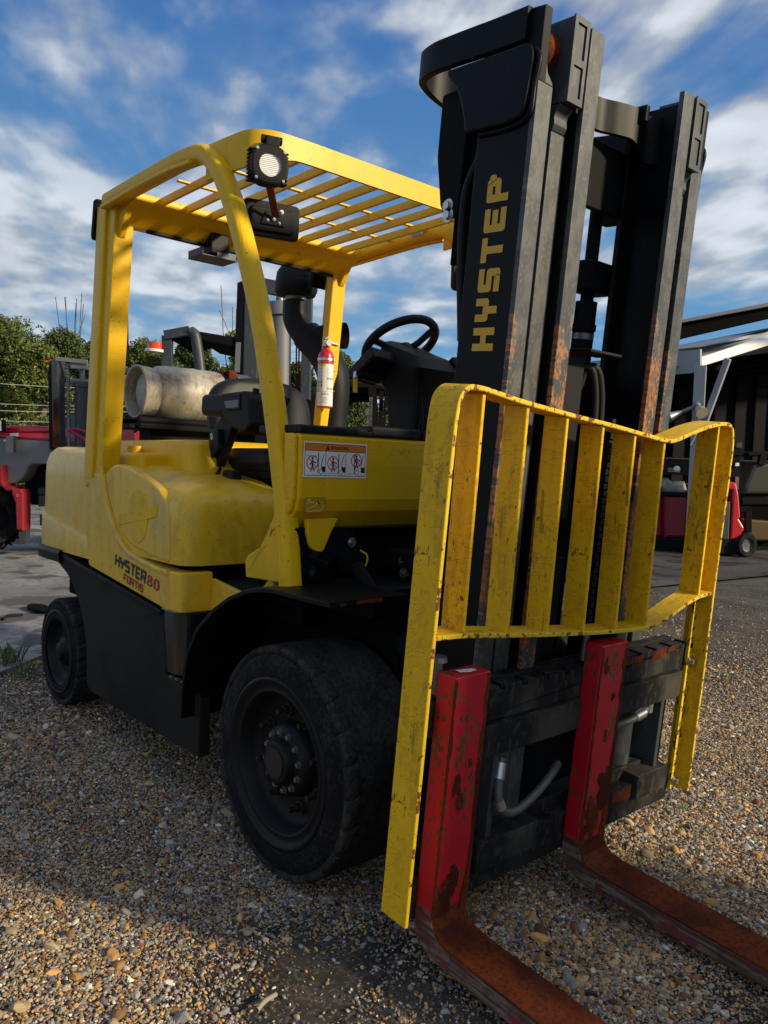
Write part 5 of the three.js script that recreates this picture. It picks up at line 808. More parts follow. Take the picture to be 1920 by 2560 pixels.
treeAt(-95, 828, 22, 4.4, 'broadleaf_tree', 'green tree cut by the left edge of the picture', { leaves: 12920, blobs: 12, low: 0.02 });
treeAt(120, 858, 21, 3.0, 'broadleaf_tree', 'lower bush of leaves between the tall left tree and the rear post', { leaves: 9880, blobs: 9, low: 0, tint: [1.3, 1.15, 1] });
treeAt(175, 830, 26, 4.2, 'broadleaf_tree', 'dark tree with bare grey twigs on top, left of the rear guard post', { leaves: 13680, blobs: 12, low: 0, bare: 9, tint: [0.8, 0.85, 1] });
treeAt(268, 840, 27, 3.6, 'broadleaf_tree', 'tree behind the red forklift, seen just right of the rear guard post', { leaves: 12160, blobs: 11, low: 0, tint: [0.9, 0.95, 1] });
treeAt(345, 858, 25, 3.6, 'broadleaf_tree', 'tree behind the gas cylinder under the orange beacon', { leaves: 11400, blobs: 10, low: 0, tint: [1.1, 1.1, 1] });
treeAt(430, 883, 28, 4.0, 'broadleaf_tree', 'tree seen under the black cab roof of the parked forklift', { leaves: 11400, blobs: 10, low: 0, tint: [0.85, 0.9, 1] });
treeAt(520, 846, 24, 3.4, 'broadleaf_tree', 'dark pine-like tree behind the black cab roof, left of the parked mast', { leaves: 13680, blobs: 11, low: 0, tint: [0.7, 0.8, 1] });
treeAt(583, 814, 22, 1.7, 'broadleaf_tree', 'slim yellow-green sapling with bare twigs left of the parked mast', { leaves: 3420, blobs: 7, low: 0.3, bare: 8, tint: [1.7, 1.5, 1], leaf: 0.18 });
treeAt(650, 883, 27, 3.8, 'broadleaf_tree', 'tree seen through the rails of the parked mast', { leaves: 9880, blobs: 9, low: 0, tint: [0.9, 0.95, 1] });
treeAt(770, 870, 26, 3.6, 'broadleaf_tree', 'tree behind the fire extinguisher', { leaves: 10640, blobs: 10, low: 0 });
treeAt(885, 876, 24, 2.9, 'broadleaf_tree', 'tree left of the steering wheel above the distant cab roof', { leaves: 11400, blobs: 10, low: 0, tint: [0.95, 1, 1] });
treeAt(985, 913, 30, 4.5, 'broadleaf_tree', 'distant tree behind the steering column', { leaves: 9880, blobs: 10, low: 0 });
{ // the wood behind, one mass
  const M0 = [], C0 = [], ob = new THREE.Object3D(), c = new THREE.Color();
  for (let i = 0; i < 15000; i++) { const px = rr(-500, 1150), d = rr(29, 36), b = at(px, 1165, d), H = 2.2 + 1.9 * vnoise(px * 0.012, 3, 55) + (px < 150 ? 0.7 : 0); ob.position.set(b.x, rr(0, 1) * H, b.z); ob.rotation.set(rr(0, 6), rr(0, 6), rr(0, 6)); ob.scale.setScalar(rr(0.4, 0.8)); ob.updateMatrix(); M0.push(...ob.matrix.elements); const m = rr(0.5, 1.2); c.setRGB(0.065 * m, 0.10 * m, 0.022 * m); C0.push(c.r, c.g, c.b); }
  const im = new THREE.InstancedMesh(leafGeo, leafMat, 15000); im.instanceMatrix.array.set(M0); im.instanceColor = new THREE.InstancedBufferAttribute(new Float32Array(C0), 3); im.name = 'woodland'; im.userData = { kind: 'stuff', label: 'dark mass of woodland behind the separate trees', category: 'woodland' }; scene.add(im);
}
const wireMat = mat({ color: new THREE.Color().setRGB(0.45, 0.45, 0.42), roughness: 0.6 });
[[945, 965], [1001, 1004], [1020, 1017], [1044, 1044]].forEach(([a, b], i) => { const p = at(-200, a, 18), q = at(420, b + 12, 21); const o = mesh('overhead_wire', tube([p.toArray(), p.clone().add(q).multiplyScalar(0.5).add(new V3(0, -0.05, 0)).toArray(), q.toArray()], 0.006, 12, 5), wireMat); single(o, ['topmost', 'second from the top', 'third from the top', 'lowest'][i] + ' of the four pale wires crossing in front of the left trees', 'wire', 'pale wires in front of the left trees'); });

// ================================================================ parked machines behind (built facing the lens distance they stand at)
function bg(name, label, category, px0, d, group) {
  const b = at(px0, 1165, d), g = thing(name, label, category, [b.x, 0, b.z], Math.atan2(-cF.x, -cF.z), group); g.updateMatrixWorld(true);
  const P = (px, py) => g.worldToLocal(at(px, py, d)).toArray().slice(0, 2);
  const slab = (pts, z0, z1, bev = 0.01) => sideZ(pts.map(([x, y]) => P(x, y)), z0, z1, bev);
  const rod = (a, b2, r, z = 0) => cyl([...P(...a), z], [...P(...b2), z], r);
  const beam = (a, b2, w, dz, z = 0) => bar([...P(...a), z], [...P(...b2), z], w, dz);
  return { g, P, slab, rod, beam };
}
{ // red truck-mounted forklift at the left edge
  const B = bg('red_forklift', 'red and grey rough-terrain forklift with big lugged tyre at the left edge', 'forklift', 90, 10), Z = (x, y) => [x / 5.267, 1000 + y / 5.267], L = (x, y) => [x / 5.53, 760 + y / 5.53];
  mesh('hood', [B.slab([Z(-260, 360), Z(100, 330), Z(400, 332), Z(652, 345), Z(655, 430), Z(-280, 440)], -1.4, -0.1, 0.03), B.slab([Z(-280, 436), Z(660, 430), Z(655, 532), Z(20, 490), Z(-280, 500)], -1.4, -0.04, 0.02)], M.redShiny, B.g);
  mesh('body_panel', B.slab([Z(-280, 500), Z(20, 492), Z(655, 530), Z(655, 845), Z(390, 842), Z(345, 880), Z(300, 980), Z(255, 1040), Z(170, 1100), Z(60, 1105), Z(-280, 1090)], -1.3, -0.06, 0.02), M.grey, B.g);
  mesh('exhaust_pipe', [B.rod(Z(180, 500), Z(172, 690), 0.06, 0.05), B.rod(Z(180, 480), Z(180, 520), 0.062, 0.05)], M.dullMetal, B.g);
  mesh('exhaust_mouth', B.rod(Z(180, 476), Z(180, 481), 0.052, 0.052), M.darkVoid, B.g);
  mesh('engine_bay', [B.slab([Z(150, 850), Z(655, 850), Z(655, 1400), Z(240, 1400), Z(150, 1130)], -1.2, -0.35), ...[[420, 985, 70, 30], [500, 1100, 50, 40], [430, 1130, 60, 20], [560, 990, 30, 50]].map(([x, y, w, h]) => B.slab([Z(x, y), Z(x + w, y), Z(x + w, y + h), Z(x, y + h)], -0.36, -0.2))], M.blackMatt, B.g);
  mesh('chassis_box', [B.slab([Z(420, 1265), Z(560, 1270), Z(560, 1410), Z(420, 1415)], -0.9, -0.15), B.slab([Z(370, 1165), Z(570, 1150), Z(570, 1260), Z(370, 1260)], -0.9, -0.25), B.slab([Z(412, 1525), Z(560, 1520), Z(560, 1670), Z(412, 1672)], -0.9, -0.2)], M.steel, B.g);
  mesh('sticker', B.slab([Z(120, 440), Z(232, 432), Z(236, 478), Z(122, 482)], -0.045, -0.034, 0.001), M.white, B.g);
  mesh('sticker', B.slab([Z(25, 518), Z(92, 520), Z(92, 550), Z(25, 546)], -0.065, -0.055, 0.001), M.white, B.g);
  mesh('headlight', B.slab([Z(-60, 275), Z(92, 285), Z(92, 412), Z(-60, 412)], 0.1, 0.2, 0.02), M.white, B.g); mesh('headlight_housing', B.slab([Z(-70, 262), Z(102, 272), Z(102, 422), Z(-70, 422)], 0.0, 0.12, 0.02), M.blackMatt, B.g);
  mesh('fender_arm', [B.slab([Z(40, 865), Z(70, 860), Z(75, 1060), Z(100, 1120), Z(210, 1150), Z(210, 1200), Z(120, 1190), Z(30, 1110)], -0.2, 0.1)], mat({ color: new THREE.Color().setRGB(0.20, 0.006, 0.012), roughness: 0.5 }), B.g);
  mesh('outrigger_leg', [B.slab([Z(205, 1165), Z(330, 1170), Z(350, 1230), Z(350, 1480), Z(340, 1715), Z(250, 1700), Z(245, 1350), Z(205, 1250)], -0.1, 0.12, 0.015)], mat({ color: new THREE.Color().setRGB(0.26, 0.012, 0.02), roughness: 0.5 }), B.g);
  mesh('marker_lamp', B.slab([Z(255, 1235), Z(290, 1230), Z(290, 1275), Z(255, 1280)], 0.12, 0.14), mat({ color: new THREE.Color().setRGB(0.5, 0.03, 0.02), roughness: 0.3 }), B.g);
  mesh('outrigger_foot', [B.beam(Z(298, 1700), Z(298, 1880), 0.10, 0.1), B.slab([Z(195, 1868), Z(385, 1868), Z(385, 1890), Z(195, 1890)], -0.15, 0.15)], M.steel, B.g);
  { const w = sub('wheel', B.g, [...B.P(-36, 1293), -0.1], [0, 0.5, 0]); const R = 0.39; mesh('tyre', lathe([[0.2, -0.16], [R - 0.06, -0.17], [R - 0.03, -0.14], [R - 0.03, 0.14], [R - 0.06, 0.17], [0.2, 0.16]], 40).rotateX(Math.PI / 2), M.rubber, w); const lg = []; for (let i = 0; i < 22; i++) for (const s of [1, -1]) lg.push(box(0.05, 0.05, 0.19, 0, R - 0.022, 0, 0.008).rotateY(0).translate(0, 0, s * 0.085).applyMatrix4(new THREE.Matrix4().makeShear(0, 0, 0, 0, s * 0.9, 0)).rotateZ((i + (s > 0 ? 0.5 : 0)) / 22 * 6.283)); mesh('tread', lg, M.rubber, w); mesh('rim', lathe([[0.2, 0.1], [0.17, 0.05], [0, 0.05]], 24).rotateX(Math.PI / 2), M.blackMatt, w); }
  mesh('mast_rail', [B.slab([L(690, 940), L(742, 780), L(742, 1980), L(685, 2010)], -0.25, 0.0)], M.black, B.g);
  mesh('mast_rail', [B.slab([L(745, 790), L(765, 775), L(845, 785), L(835, 1330), L(825, 1990), L(745, 1990)], -0.2, 0.02)], M.steel, B.g);
  mesh('worn_strip', [B.slab([L(770, 1330), L(832, 1300), L(824, 1990), L(755, 1990)], 0.0, 0.024, 0.002)], M.rust, B.g);
  mesh('mast_crossbar', [B.beam(L(810, 770), L(1240, 815), 0.05, 0.05), B.slab([L(1000, 815), L(1240, 830), L(1240, 920), L(1000, 900)], -0.05, 0.0), B.slab([L(860, 1000), L(1240, 1015), L(1240, 1090), L(860, 1075)], -0.35, -0.3)], M.grey, B.g);
  { const c = []; for (let i = 0; i < 46; i++) { const y = 830 + i * 25; c.push(B.slab([L(925 + (i % 2) * 4, y), L(968, y), L(968, y + 17), L(925, y + 17)], -0.06, -0.02, 0.004)); } const o = mesh('mast_chain', c, M.dullMetal, B.g); }
  mesh('mast_cylinder', [B.rod(L(1125, 1150), L(1105, 2010), 0.095, -0.1), B.rod(L(1128, 1080), L(1126, 1150), 0.115, -0.1)], M.steel, B.g); mesh('cylinder_rod', [B.rod(L(1125, 900), L(1128, 1080), 0.032, -0.1)], M.dullMetal, B.g);
  mesh('mast_rail', B.slab([L(985, 1100), L(1040, 1180), L(1030, 1820), L(975, 1820)], -0.5, -0.4), M.black, B.g);
  mesh('body_block', [B.slab([L(835, 1815), L(1050, 1815), L(1050, 2300), L(835, 2300)], -0.9, -0.5, 0.02), B.slab([L(1500, 1640), L(2700, 1700), L(2700, 2000), L(1480, 2000)], -1.0, -0.4, 0.03)], M.redShiny, B.g);
  mesh('handrail', [tube([L(1010, 1750), L(1100, 1740), L(1200, 1760), L(1230, 1780)].map((p) => [...B.P(...p), 0.1]), 0.025, 14, 6), tube([L(1010, 1750), L(1180, 1850), L(1240, 1900)].map((p) => [...B.P(...p), 0.1]), 0.025, 14, 6)], mat({ color: new THREE.Color().setRGB(0.30, 0.012, 0.06), roughness: 0.5 }), B.g);
  mesh('cab_window', B.slab([L(640, 1480), L(690, 1475), L(690, 1700), L(510, 1690)], -1.2, -0.7), M.gloss, B.g);
  mesh('canopy', [B.slab([L(900, 735), L(1240, 770), L(1580, 815), L(1860, 830), L(1900, 880), L(1900, 960), L(1580, 930), L(1240, 810)], -1.6, -0.5, 0.03)], M.steel, B.g);
  mesh('canopy_post', [B.beam(L(1650, 930), L(1640, 1500), 0.09, 0.09, -0.6), tube([L(1690, 1500), L(1700, 1150), L(1740, 1100), L(1790, 1130), L(1800, 1200), L(1770, 1450)].map((p) => [...B.P(...p), -0.6]), 0.03, 30, 7)], M.grey, B.g);
  mesh('beacon', B.slab([L(632, 790), L(722, 785), L(722, 818), L(632, 818)], -0.12, -0.02, 0.01), mat({ color: new THREE.Color().setRGB(0.65, 0.10, 0.01), roughness: 0.3 }), B.g);
}
{ // dark parked forklift behind the seat
  const B = bg('parked_forklift', 'dark parked forklift with black canopy and tall grey mast behind the driver seat', 'forklift', 600, 9), K = (x, y) => [380 + x / 4.366, 600 + y / 4.366];
  mesh('canopy_roof', [B.slab([K(165, 1045), K(400, 990), K(460, 983), K(500, 1000), K(920, 1070), K(920, 1195), K(560, 1120), K(480, 1060), K(225, 1100)], -1.0, -0.02, 0.03)], M.blackMatt, B.g);
  mesh('canopy_frame', [B.beam(K(190, 1060), K(185, 1600), 0.11, 0.09), B.beam(K(170, 1060), K(440, 1010), 0.10, 0.08, 0.03), tube([K(440, 1012), K(485, 1040), K(505, 1100), K(545, 1400), K(570, 1650)].map((p) => [...B.P(...p), 0.03]), 0.06, 24, 8)], M.steel, B.g);
  mesh('beacon_lamp', B.rod(K(60, 1208), K(60, 1135), 0.092), mat({ color: new THREE.Color().setRGB(0.75, 0.06, 0.01), roughness: 0.2 }), B.g); mesh('beacon_base', [B.rod(K(55, 1235), K(57, 1208), 0.115), B.beam(K(60, 1238), K(180, 1252), 0.03, 0.05)], M.white, B.g);
  mesh('mast_rail', B.slab([K(950, 490), K(1005, 470), K(1040, 560), K(1030, 700), K(1020, 1600), K(900, 1600)], -0.4, 0.0), M.black, B.g);
  mesh('mast_face', [B.slab([K(1030, 640), K(1200, 640), K(1150, 1600), K(1000, 1600)], -0.1, 0.012), B.slab([K(1660, 640), K(1760, 640), K(1730, 1750), K(1620, 1750)], -0.1, 0.012)], M.steel, B.g);
  mesh('mast_crossbar', [B.beam(K(1150, 470), K(1700, 580), 0.16, 0.08, -0.2), B.beam(K(1150, 880), K(1700, 960), 0.06, 0.08, -0.5)], M.steel, B.g);
  mesh('mast_cylinder', [B.rod(K(1408, 830), K(1395, 1650), 0.115, -0.1), B.rod(K(1395, 690), K(1400, 830), 0.155, -0.1)], M.grey, B.g); mesh('cylinder_rod', B.rod(K(1400, 600), K(1398, 690), 0.045, -0.1), M.dullMetal, B.g);
  for (const [x, y0] of [[1482, 790], [1598, 900]]) { const c = []; for (let i = 0; i < 60; i++) { const y = y0 + i * 17; for (const e of [-20, 8]) c.push(B.slab([K(x + e - (i % 2) * 4 - (y - y0) * 0.02, y), K(x + e + 14 - (y - y0) * 0.02, y), K(x + e + 14 - (y - y0) * 0.02, y + 13), K(x + e - (y - y0) * 0.02, y + 13)], -0.08, -0.04, 0.003)); } mesh('mast_chain', c, M.rust, B.g); }
  mesh('label_strip', [B.slab([K(930, 1130), K(985, 1130), K(968, 1450), K(912, 1450)], 0.0, 0.004, 0.0005), ...[0, 1, 2, 3].map((i) => B.slab([K(935 - i * 4, 1170 + i * 72), K(968 - i * 4, 1160 + i * 72), K(962 - i * 4, 1205 + i * 72), K(930 - i * 4, 1210 + i * 72)], 0.003, 0.006, 0.0005))].slice(0, 1), M.grey, B.g);
  mesh('body', B.slab([K(-300, 1640), K(1900, 1640), K(1900, 2600), K(-300, 2600)], -1.8, -0.3, 0.05), M.blackMatt, B.g);
}
{ // red rag of paint: small red machine part behind the bracket
  const B = bg('red_machine', 'small red machine cover seen under the gas cylinder bracket', 'machine', 350, 8); mesh('cover', [B.slab([[334, 1085], [345, 1078], [384, 1076], [390, 1095], [390, 1200], [330, 1200]], -0.8, 0, 0.02)], M.redShiny, B.g); mesh('cover_rim', B.slab([[328, 1130], [394, 1130], [394, 1140], [328, 1140]], -0.8, 0.02, 0.01), M.blackMatt, B.g);
}
{ // cab frame seen between the post and the steering column
  const B = bg('distant_forklift', 'small dark forklift frame seen between the rear post and steering column', 'forklift', 935, 12), S = (x, y) => [860 + x / 4.608, 750 + y / 4.608];
  mesh('roof_grille', [B.slab([S(-20, 970), S(270, 950), S(490, 1000), S(490, 1045), S(300, 1018), S(-20, 1015)], -1.2, 0.0, 0.015), ...[0, 1, 2].map((i) => B.beam(S(0 + i * 130, 1060), S(60 + i * 130, 1050), 0.04, 0.5, -0.4))], M.blackMatt, B.g);
  mesh('cab_post', B.beam(S(325, 1010), S(380, 1700), 0.12, 0.12), M.blackMatt, B.g); mesh('mast_strip', [B.beam(S(312, 1130), S(295, 1700), 0.05, 0.08, 0.04)], M.flangeB, B.g);
  mesh('cab_loop', [tube([S(10, 1260), S(40, 1140), S(100, 1105), S(300, 1105)].map((p) => [...B.P(...p), -0.4]), 0.07, 24, 8), tube([S(440, 1285), S(520, 1290), S(600, 1350), S(640, 1420)].map((p) => [...B.P(...p), -0.2]), 0.035, 20, 6)], M.blackMatt, B.g);
  mesh('mirror', B.slab([S(470, 1130), S(515, 1130), S(505, 1250), S(455, 1250)], 0.05, 0.1), M.blackMatt, B.g); mesh('cab_post', [B.beam(S(430, 1060), S(420, 1700), 0.06, 0.06), B.beam(S(470, 1250), S(455, 1700), 0.04, 0.05)], M.blackMatt, B.g);
  mesh('body', B.slab([S(-100, 1560), S(700, 1560), S(700, 2300), S(-100, 2300)], -1.5, -0.2, 0.04), M.blackMatt, B.g);
}
{ // pale house roof far behind
  const B = bg('distant_house', 'pale building with a light roof far behind the steering column', 'building', 880, 24), S = (x, y) => [860 + x / 4.608, 750 + y / 4.608];
  mesh('roof', B.slab([S(-150, 1140), S(290, 1115), S(295, 1165), S(-150, 1205)], -3, 0, 0.02), M.white, B.g); mesh('wall', B.slab([S(-140, 1200), S(280, 1165), S(280, 1700), S(-140, 1700)], -2.8, -0.5, 0.02), M.grey, B.g); mesh('corner_post', B.beam(S(265, 1165), S(262, 1750), 0.28, 0.2), M.grey, B.g);
}
// ================================================================ open shed at the right
{
  const K = at(1738, 1165, 12.6), Lp = at(1100, 1165, 17.8), Rp = at(2250, 1165, 9.2); K.y = Lp.y = Rp.y = 0;
  const g = thing('open_shed', 'open metal shed with white roof edge and dark interior at the right', 'shed', [K.x, 0, K.z]);
  const lK = [0, 0, 0], lL = [Lp.x - K.x, 0, Lp.z - K.z], lR = [Rp.x - K.x, 0, Rp.z - K.z], E = 3.16;
  const add = (p, q, s) => [p[0] + q[0] * s, p[1] + q[1] * s, p[2] + q[2] * s], up = (p, y) => [p[0], y, p[2]];
  const back = [-cF.x * -1, 0, -cF.z * -1];                        // away from the lens
  const steelW = mat({ color: new THREE.Color().setRGB(0.30, 0.31, 0.33), roughness: 0.5 }), roofM = mat({ color: new THREE.Color().setRGB(0.30, 0.33, 0.36), roughness: 0.5 });
  mesh('fascia', bar(up(add(lL, lL, 0.6), E - 0.0), up(lK, E - 0.02), 0.36, 0.05), roofM, g);
  g.updateMatrixWorld(true); const th = Math.atan2(-cF.x, -cF.z), qT = new THREE.Matrix4().makeRotationY(th).setPosition(K.x, 0, K.z), inv = qT.clone().invert();
  const PX = (px, py, d = 12.6) => at(px, py, d).applyMatrix4(inv).toArray(), slabP = (pts, z0, z1, d, bev = 0.008) => sideZ(pts.map(([x, y]) => PX(x, y, d).slice(0, 2)), z0, z1, bev).applyMatrix4(new THREE.Matrix4().makeRotationY(th));
  const q3 = (pts) => pts.map(([x, y, d]) => PX(x, y, d)), turnB = new THREE.Matrix4().makeRotationY(th);
  const prism = (a, off) => loft([a, a.map((p) => [p[0] + off[0], p[1] + off[1], p[2] + off[2]])]).applyMatrix4(turnB);
  mesh('gable_trim', prism(q3([[1752, 893, 12.6], [1756, 914, 12.6], [2400, 712, 17], [2400, 680, 17]]), [0.05, 0, -0.08]), mat({ color: new THREE.Color().setRGB(0.86, 0.86, 0.84), roughness: 0.5 }), g);
  mesh('roof_band', prism(q3([[1560, 888, 12.9], [1560, 934, 12.9], [1752, 907, 12.75], [2400, 700, 17.3], [2400, 660, 17.3], [1920, 838, 14], [1752, 866, 12.9]]), [0, 0, -0.10]), roofM, g);
  mesh('roof_truss', slabP([[1560, 868], [1560, 905], [2400, 690], [2400, 710]], -0.2, 0.0, 15), M.darkVoid, g);
  mesh('gutter', slabP([[1560, 866], [1560, 873], [2400, 716], [2400, 704]], 0.0, 0.1, 15), M.grey, g);
  // roof sheets, wall and floor: plan in metres right of and away from the lens
  const pl = (r, d) => { const v = camPos.clone().addScaledVector(new V3(cF.x, 0, cF.z).normalize(), d).addScaledVector(cR0, r); return [v.x - K.x, 0, v.z - K.z]; };
  const slabQ = (a, b, c, d, t) => loft([[a, b, c, d], [a, b, c, d].map((p) => [p[0], p[1] + t, p[2]])]);
  mesh('roof_sheet', slabQ(up(pl(4.95, 12.9), E + 0.02), up(pl(1.5, 18), E + 0.1), up(pl(2.6, 25), E + 0.4), up(pl(18, 25), 6.2), 0.05), roofM, g);
  mesh('roof_sheet', slabQ(up(pl(4.95, 12.9), E + 0.02), up(pl(18, 25), 6.2), up(pl(12.4, 17.1), 5.15), up(pl(8.7, 15.1), 4.15), 0.05), roofM, g);
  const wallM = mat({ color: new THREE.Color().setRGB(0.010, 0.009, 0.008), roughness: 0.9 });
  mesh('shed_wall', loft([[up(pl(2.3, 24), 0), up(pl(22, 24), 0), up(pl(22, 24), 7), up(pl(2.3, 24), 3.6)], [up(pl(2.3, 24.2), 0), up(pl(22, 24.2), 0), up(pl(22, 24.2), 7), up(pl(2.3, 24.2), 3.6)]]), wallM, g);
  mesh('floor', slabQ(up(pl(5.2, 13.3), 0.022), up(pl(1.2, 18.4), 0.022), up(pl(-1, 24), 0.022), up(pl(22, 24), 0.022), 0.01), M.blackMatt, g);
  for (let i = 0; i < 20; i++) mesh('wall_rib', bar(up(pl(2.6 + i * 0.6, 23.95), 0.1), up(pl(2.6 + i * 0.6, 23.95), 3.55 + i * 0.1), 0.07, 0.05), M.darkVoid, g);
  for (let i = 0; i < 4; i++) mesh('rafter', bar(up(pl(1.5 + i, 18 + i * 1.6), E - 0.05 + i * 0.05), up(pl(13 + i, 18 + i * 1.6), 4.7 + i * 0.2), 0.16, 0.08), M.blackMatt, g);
  for (let i = 0; i < 5; i++) mesh('roof_purlin', bar(up(pl(5.6 + i * 1.3, 13.6 + i * 0.8), E + 0.02 + i * 0.36), up(pl(6 + i * 1.6, 22), E + 0.3 + i * 0.42), 0.10, 0.07), M.blackMatt, g);
  for (const y of [0.9, 1.6]) mesh('wall_shelf', bar(up(pl(7, 22.5), y), up(pl(14, 22.5), y), 0.05, 0.6), M.steel, g);
  mesh('post', bar(up(lK, 0), up(lK, E - 0.1), 0.17, 0.13, 0.4), steelW, g);
  mesh('post', bar(up(add(lL, lL, 0.2), 0), up(add(lL, lL, 0.2), E), 0.17, 0.13, 0.4), steelW, g);
  mesh('brace', bar(up(add(lK, [0, 0, 0], 1), E - 1.35), up(add(lK, lR, 0.17), E - 0.06), 0.09, 0.06), steelW, g);
  // twin flood lamps on the post
  const f = sub('flood_lamp', g); const b0 = new V3(...up(lK, 2.42)).addScaledVector(cF, -0.12).addScaledVector(cR, -0.08), l1 = b0.clone().addScaledVector(cR, -0.42).add(new V3(0, -0.18, 0)), l2 = b0.clone().addScaledVector(cF, -0.2).addScaledVector(cR, 0.02).add(new V3(0, -0.14, 0));
  mesh('lamp_base', [new THREE.SphereGeometry(0.065, 16, 12).translate(...b0.toArray()), cyl(b0.toArray(), b0.clone().lerp(l1, 0.6).toArray(), 0.028)], M.grey, f);
  mesh('lamp_shade', cyl(b0.clone().lerp(l1, 0.55).toArray(), l1.toArray(), 0.03, 0.085), M.zinc, f); mesh('lamp_glass', cyl(b0.clone().lerp(l2, 0.4).toArray(), l2.toArray(), 0.06, 0.095), mat({ color: new THREE.Color().setRGB(0.42, 0.40, 0.26), roughness: 0.4 }), f);
  mesh('lamp_cord', tube([b0.clone().add(new V3(0, -0.1, 0)).toArray(), b0.clone().addScaledVector(cR, 0.03).add(new V3(0, -0.4, 0)).toArray(), b0.clone().addScaledVector(cR, -0.06).add(new V3(0, -0.62, 0)).toArray()], 0.012, 12, 5), steelW, f);
}
{ // machines under the shed
  const B = bg('floor_scrubber', 'red and grey machine with round head lamp behind the shed post', 'machine', 1690, 13.6), Q = (x, y) => [1600 + x / 4.916, 1150 + y / 4.916];
  mesh('body', [B.slab([Q(200, 445), Q(320, 440), Q(330, 955), Q(190, 940)], -0.6, -0.15, 0.02), B.slab([Q(315, 440), Q(600, 450), Q(590, 960), Q(325, 955)], -0.6, 0.0, 0.04)], mat({ color: new THREE.Color().setRGB(0.20, 0.003, 0.012), roughness: 0.35 }), B.g);
  mesh('cover', B.slab([Q(290, 230), Q(340, 215), Q(420, 270), Q(560, 260), Q(600, 380), Q(560, 410), Q(310, 400), Q(270, 330)], -0.55, 0.02, 0.06), phy({ color: new THREE.Color().setRGB(0.17, 0.17, 0.17), roughness: 0.25, clearcoat: 0.6 }), B.g);
  mesh('seal', B.slab([Q(270, 395), Q(600, 405), Q(600, 455), Q(270, 445)], -0.6, 0.03, 0.02), M.blackMatt, B.g);
  mesh('base', B.slab([Q(180, 955), Q(620, 960), Q(640, 1230), Q(180, 1225)], -0.8, 0.02, 0.03), M.blackMatt, B.g);
  mesh('head_lamp', [B.rod(Q(420, 150), Q(424, 100), 0.10, -0.02)], M.grey, B.g); mesh('head_lamp_glass', new THREE.SphereGeometry(0.055, 14, 10).translate(...B.P(...Q(430, 112)), 0.09), M.white, B.g);
}
{
  const B = bg('red_reach_truck', 'bright red lift truck with black mast standing under the shed roof', 'lift truck', 1820, 13), Q = (x, y) => [1600 + x / 4.916, 1150 + y / 4.916];
  mesh('body', B.slab([Q(1075, 255), Q(1190, 280), Q(1225, 420), Q(1255, 700), Q(1240, 730), Q(1300, 830), Q(1300, 870), Q(1275, 900), Q(1258, 985), Q(1130, 985), Q(1155, 380), Q(1075, 350)], -0.7, 0.0, 0.03), M.redShiny, B.g);
  mesh('interior', B.slab([Q(1000, 300), Q(1160, 300), Q(1140, 985), Q(950, 985)], -0.75, -0.15, 0.02), M.darkVoid, B.g);
  mesh('steel_column', B.slab([Q(1040, 520), Q(1118, 510), Q(1110, 985), Q(1020, 985)], -0.12, 0.02, 0.02), M.steel, B.g);
  mesh('base', B.slab([Q(960, 985), Q(1255, 985), Q(1270, 1180), Q(960, 1170)], -0.8, 0.0, 0.03), M.blackMatt, B.g);
  { const w = sub('drive_wheel', B.g, [...B.P(...Q(1330, 1050)), -0.05], [0, 0.35, 0]); mesh('tyre', lathe([[0.12, -0.07], [0.185, -0.08], [0.20, -0.06], [0.20, 0.06], [0.185, 0.08], [0.12, 0.07]], 32).rotateX(Math.PI / 2), M.rubber, w); mesh('rim', lathe([[0.12, 0.06], [0.10, 0.03], [0, 0.04]], 24).rotateX(Math.PI / 2), M.steel, w); }
  mesh('mast', [B.beam(Q(1232, -180), Q(1240, 700), 0.13, 0.12, -0.2), B.beam(Q(1150, -170), Q(1145, 300), 0.05, 0.06, -0.2), B.beam(Q(1120, -110), Q(1300, -100), 0.11, 0.1, -0.15), B.beam(Q(1110, 160), Q(1270, 165), 0.14, 0.1, -0.18), B.beam(Q(1370, 590), Q(1380, 900), 0.09, 0.1, -0.1), B.beam(Q(1260, 610), Q(1385, 600), 0.08, 0.1, -0.1)], M.black, B.g);
  mesh('mast_plate', B.slab([Q(1205, -215), Q(1270, -215), Q(1270, -150), Q(1205, -150)], -0.12, -0.08, 0.004), M.steel, B.g);
  mesh('name_strip', B.slab([Q(1218, 205), Q(1262, 210), Q(1258, 365), Q(1216, 355)], -0.135, -0.128, 0.001), mat({ color: new THREE.Color().setRGB(0.22, 0.08, 0.08), roughness: 0.5 }), B.g); mesh('label_plate', B.slab([Q(1215, 35), Q(1262, 35), Q(1260, 75), Q(1212, 75)], -0.135, -0.125, 0.001), M.white, B.g);
}
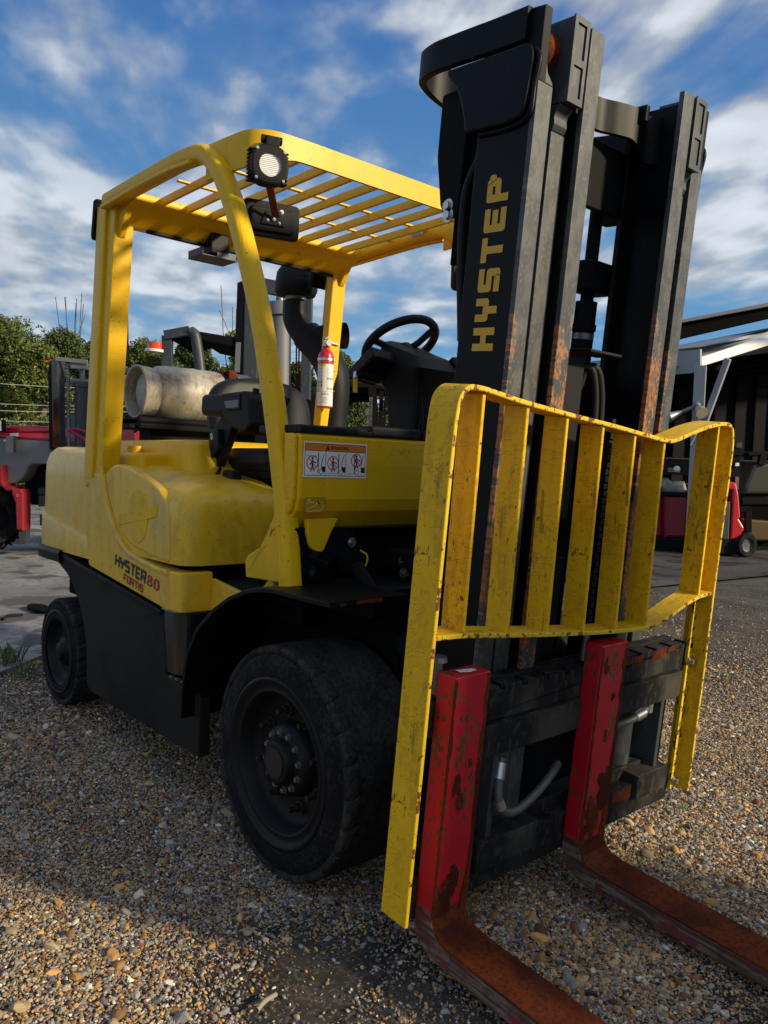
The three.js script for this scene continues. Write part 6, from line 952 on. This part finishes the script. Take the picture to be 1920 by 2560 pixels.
{
  const B = bg('yellow_machine', 'yellow machine with a glossy cover standing deep in the shed at the right edge', 'machine', 1900, 15), Q = (x, y) => [1600 + x / 4.916, 1150 + y / 4.916];
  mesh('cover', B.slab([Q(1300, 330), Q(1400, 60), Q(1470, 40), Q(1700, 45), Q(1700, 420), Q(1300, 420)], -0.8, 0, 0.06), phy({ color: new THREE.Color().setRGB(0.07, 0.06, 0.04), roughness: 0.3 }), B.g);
  mesh('deck', B.slab([Q(1270, 420), Q(1700, 420), Q(1700, 560), Q(1290, 560)], -0.8, -0.1, 0.03), M.blackMatt, B.g);
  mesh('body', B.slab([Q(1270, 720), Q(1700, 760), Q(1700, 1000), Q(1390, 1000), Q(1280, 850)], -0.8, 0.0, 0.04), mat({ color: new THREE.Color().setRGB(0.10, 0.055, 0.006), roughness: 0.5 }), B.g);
  mesh('engine', B.slab([Q(1290, 550), Q(1700, 550), Q(1700, 1120), Q(1300, 1100)], -0.8, -0.15, 0.03), M.darkVoid, B.g);
  mesh('canopy', [B.slab([Q(1330, -90), Q(1520, -110), Q(1700, -80), Q(1700, -50), Q(1330, -50)], -1, 0, 0.02), B.beam(Q(1510, -60), Q(1480, 60), 0.12, 0.1)], M.blackMatt, B.g);
}
{ // chain hanging behind the backrest bar
  const a = at(1748, 1040, 12.3), n = 26, g = thing('hanging_chain', 'dark chain hanging beside the shed post behind the bent backrest', 'chain', [a.x, 0, a.z]); const c = []; for (let i = 0; i < n; i++) c.push(new THREE.TorusGeometry(0.035, 0.011, 6, 12).scale(0.6, 1.1, 1).rotateY(i % 2 ? 1.57 : 0.2).translate(0, a.y - 0.4 - i * 0.058 + 0.4, 0)); mesh('chain_link', c, M.dullMetal, g).userData.kind = 'stuff'; mesh('chain_hook', new THREE.TorusGeometry(0.05, 0.014, 6, 14).translate(0, a.y + 0.05, 0), M.dullMetal, g);
}
// ================================================================ outside the frame: an added blocker that shades the ground before the forks
{
  const c = [0.62 + 0.891 * 2.6, 0.25 - 0.454 * 2.6], g = thing('shade_blocker', 'added unseen crate standing outside the picture to the right of the forks', 'blocker', [c[0], 0, c[1]], 0.473);
  const wood = mat({ color: new THREE.Color().setRGB(0.26, 0.18, 0.10), roughness: 0.85 });
  for (let i = 0; i < 14; i++) mesh('plank', bx(-0.45, 0.45, 0.03 + i * 0.145, 0.165 + i * 0.145, -0.49, 0.49, 0.006), wood, g);
}
renderer.render(scene, camera);
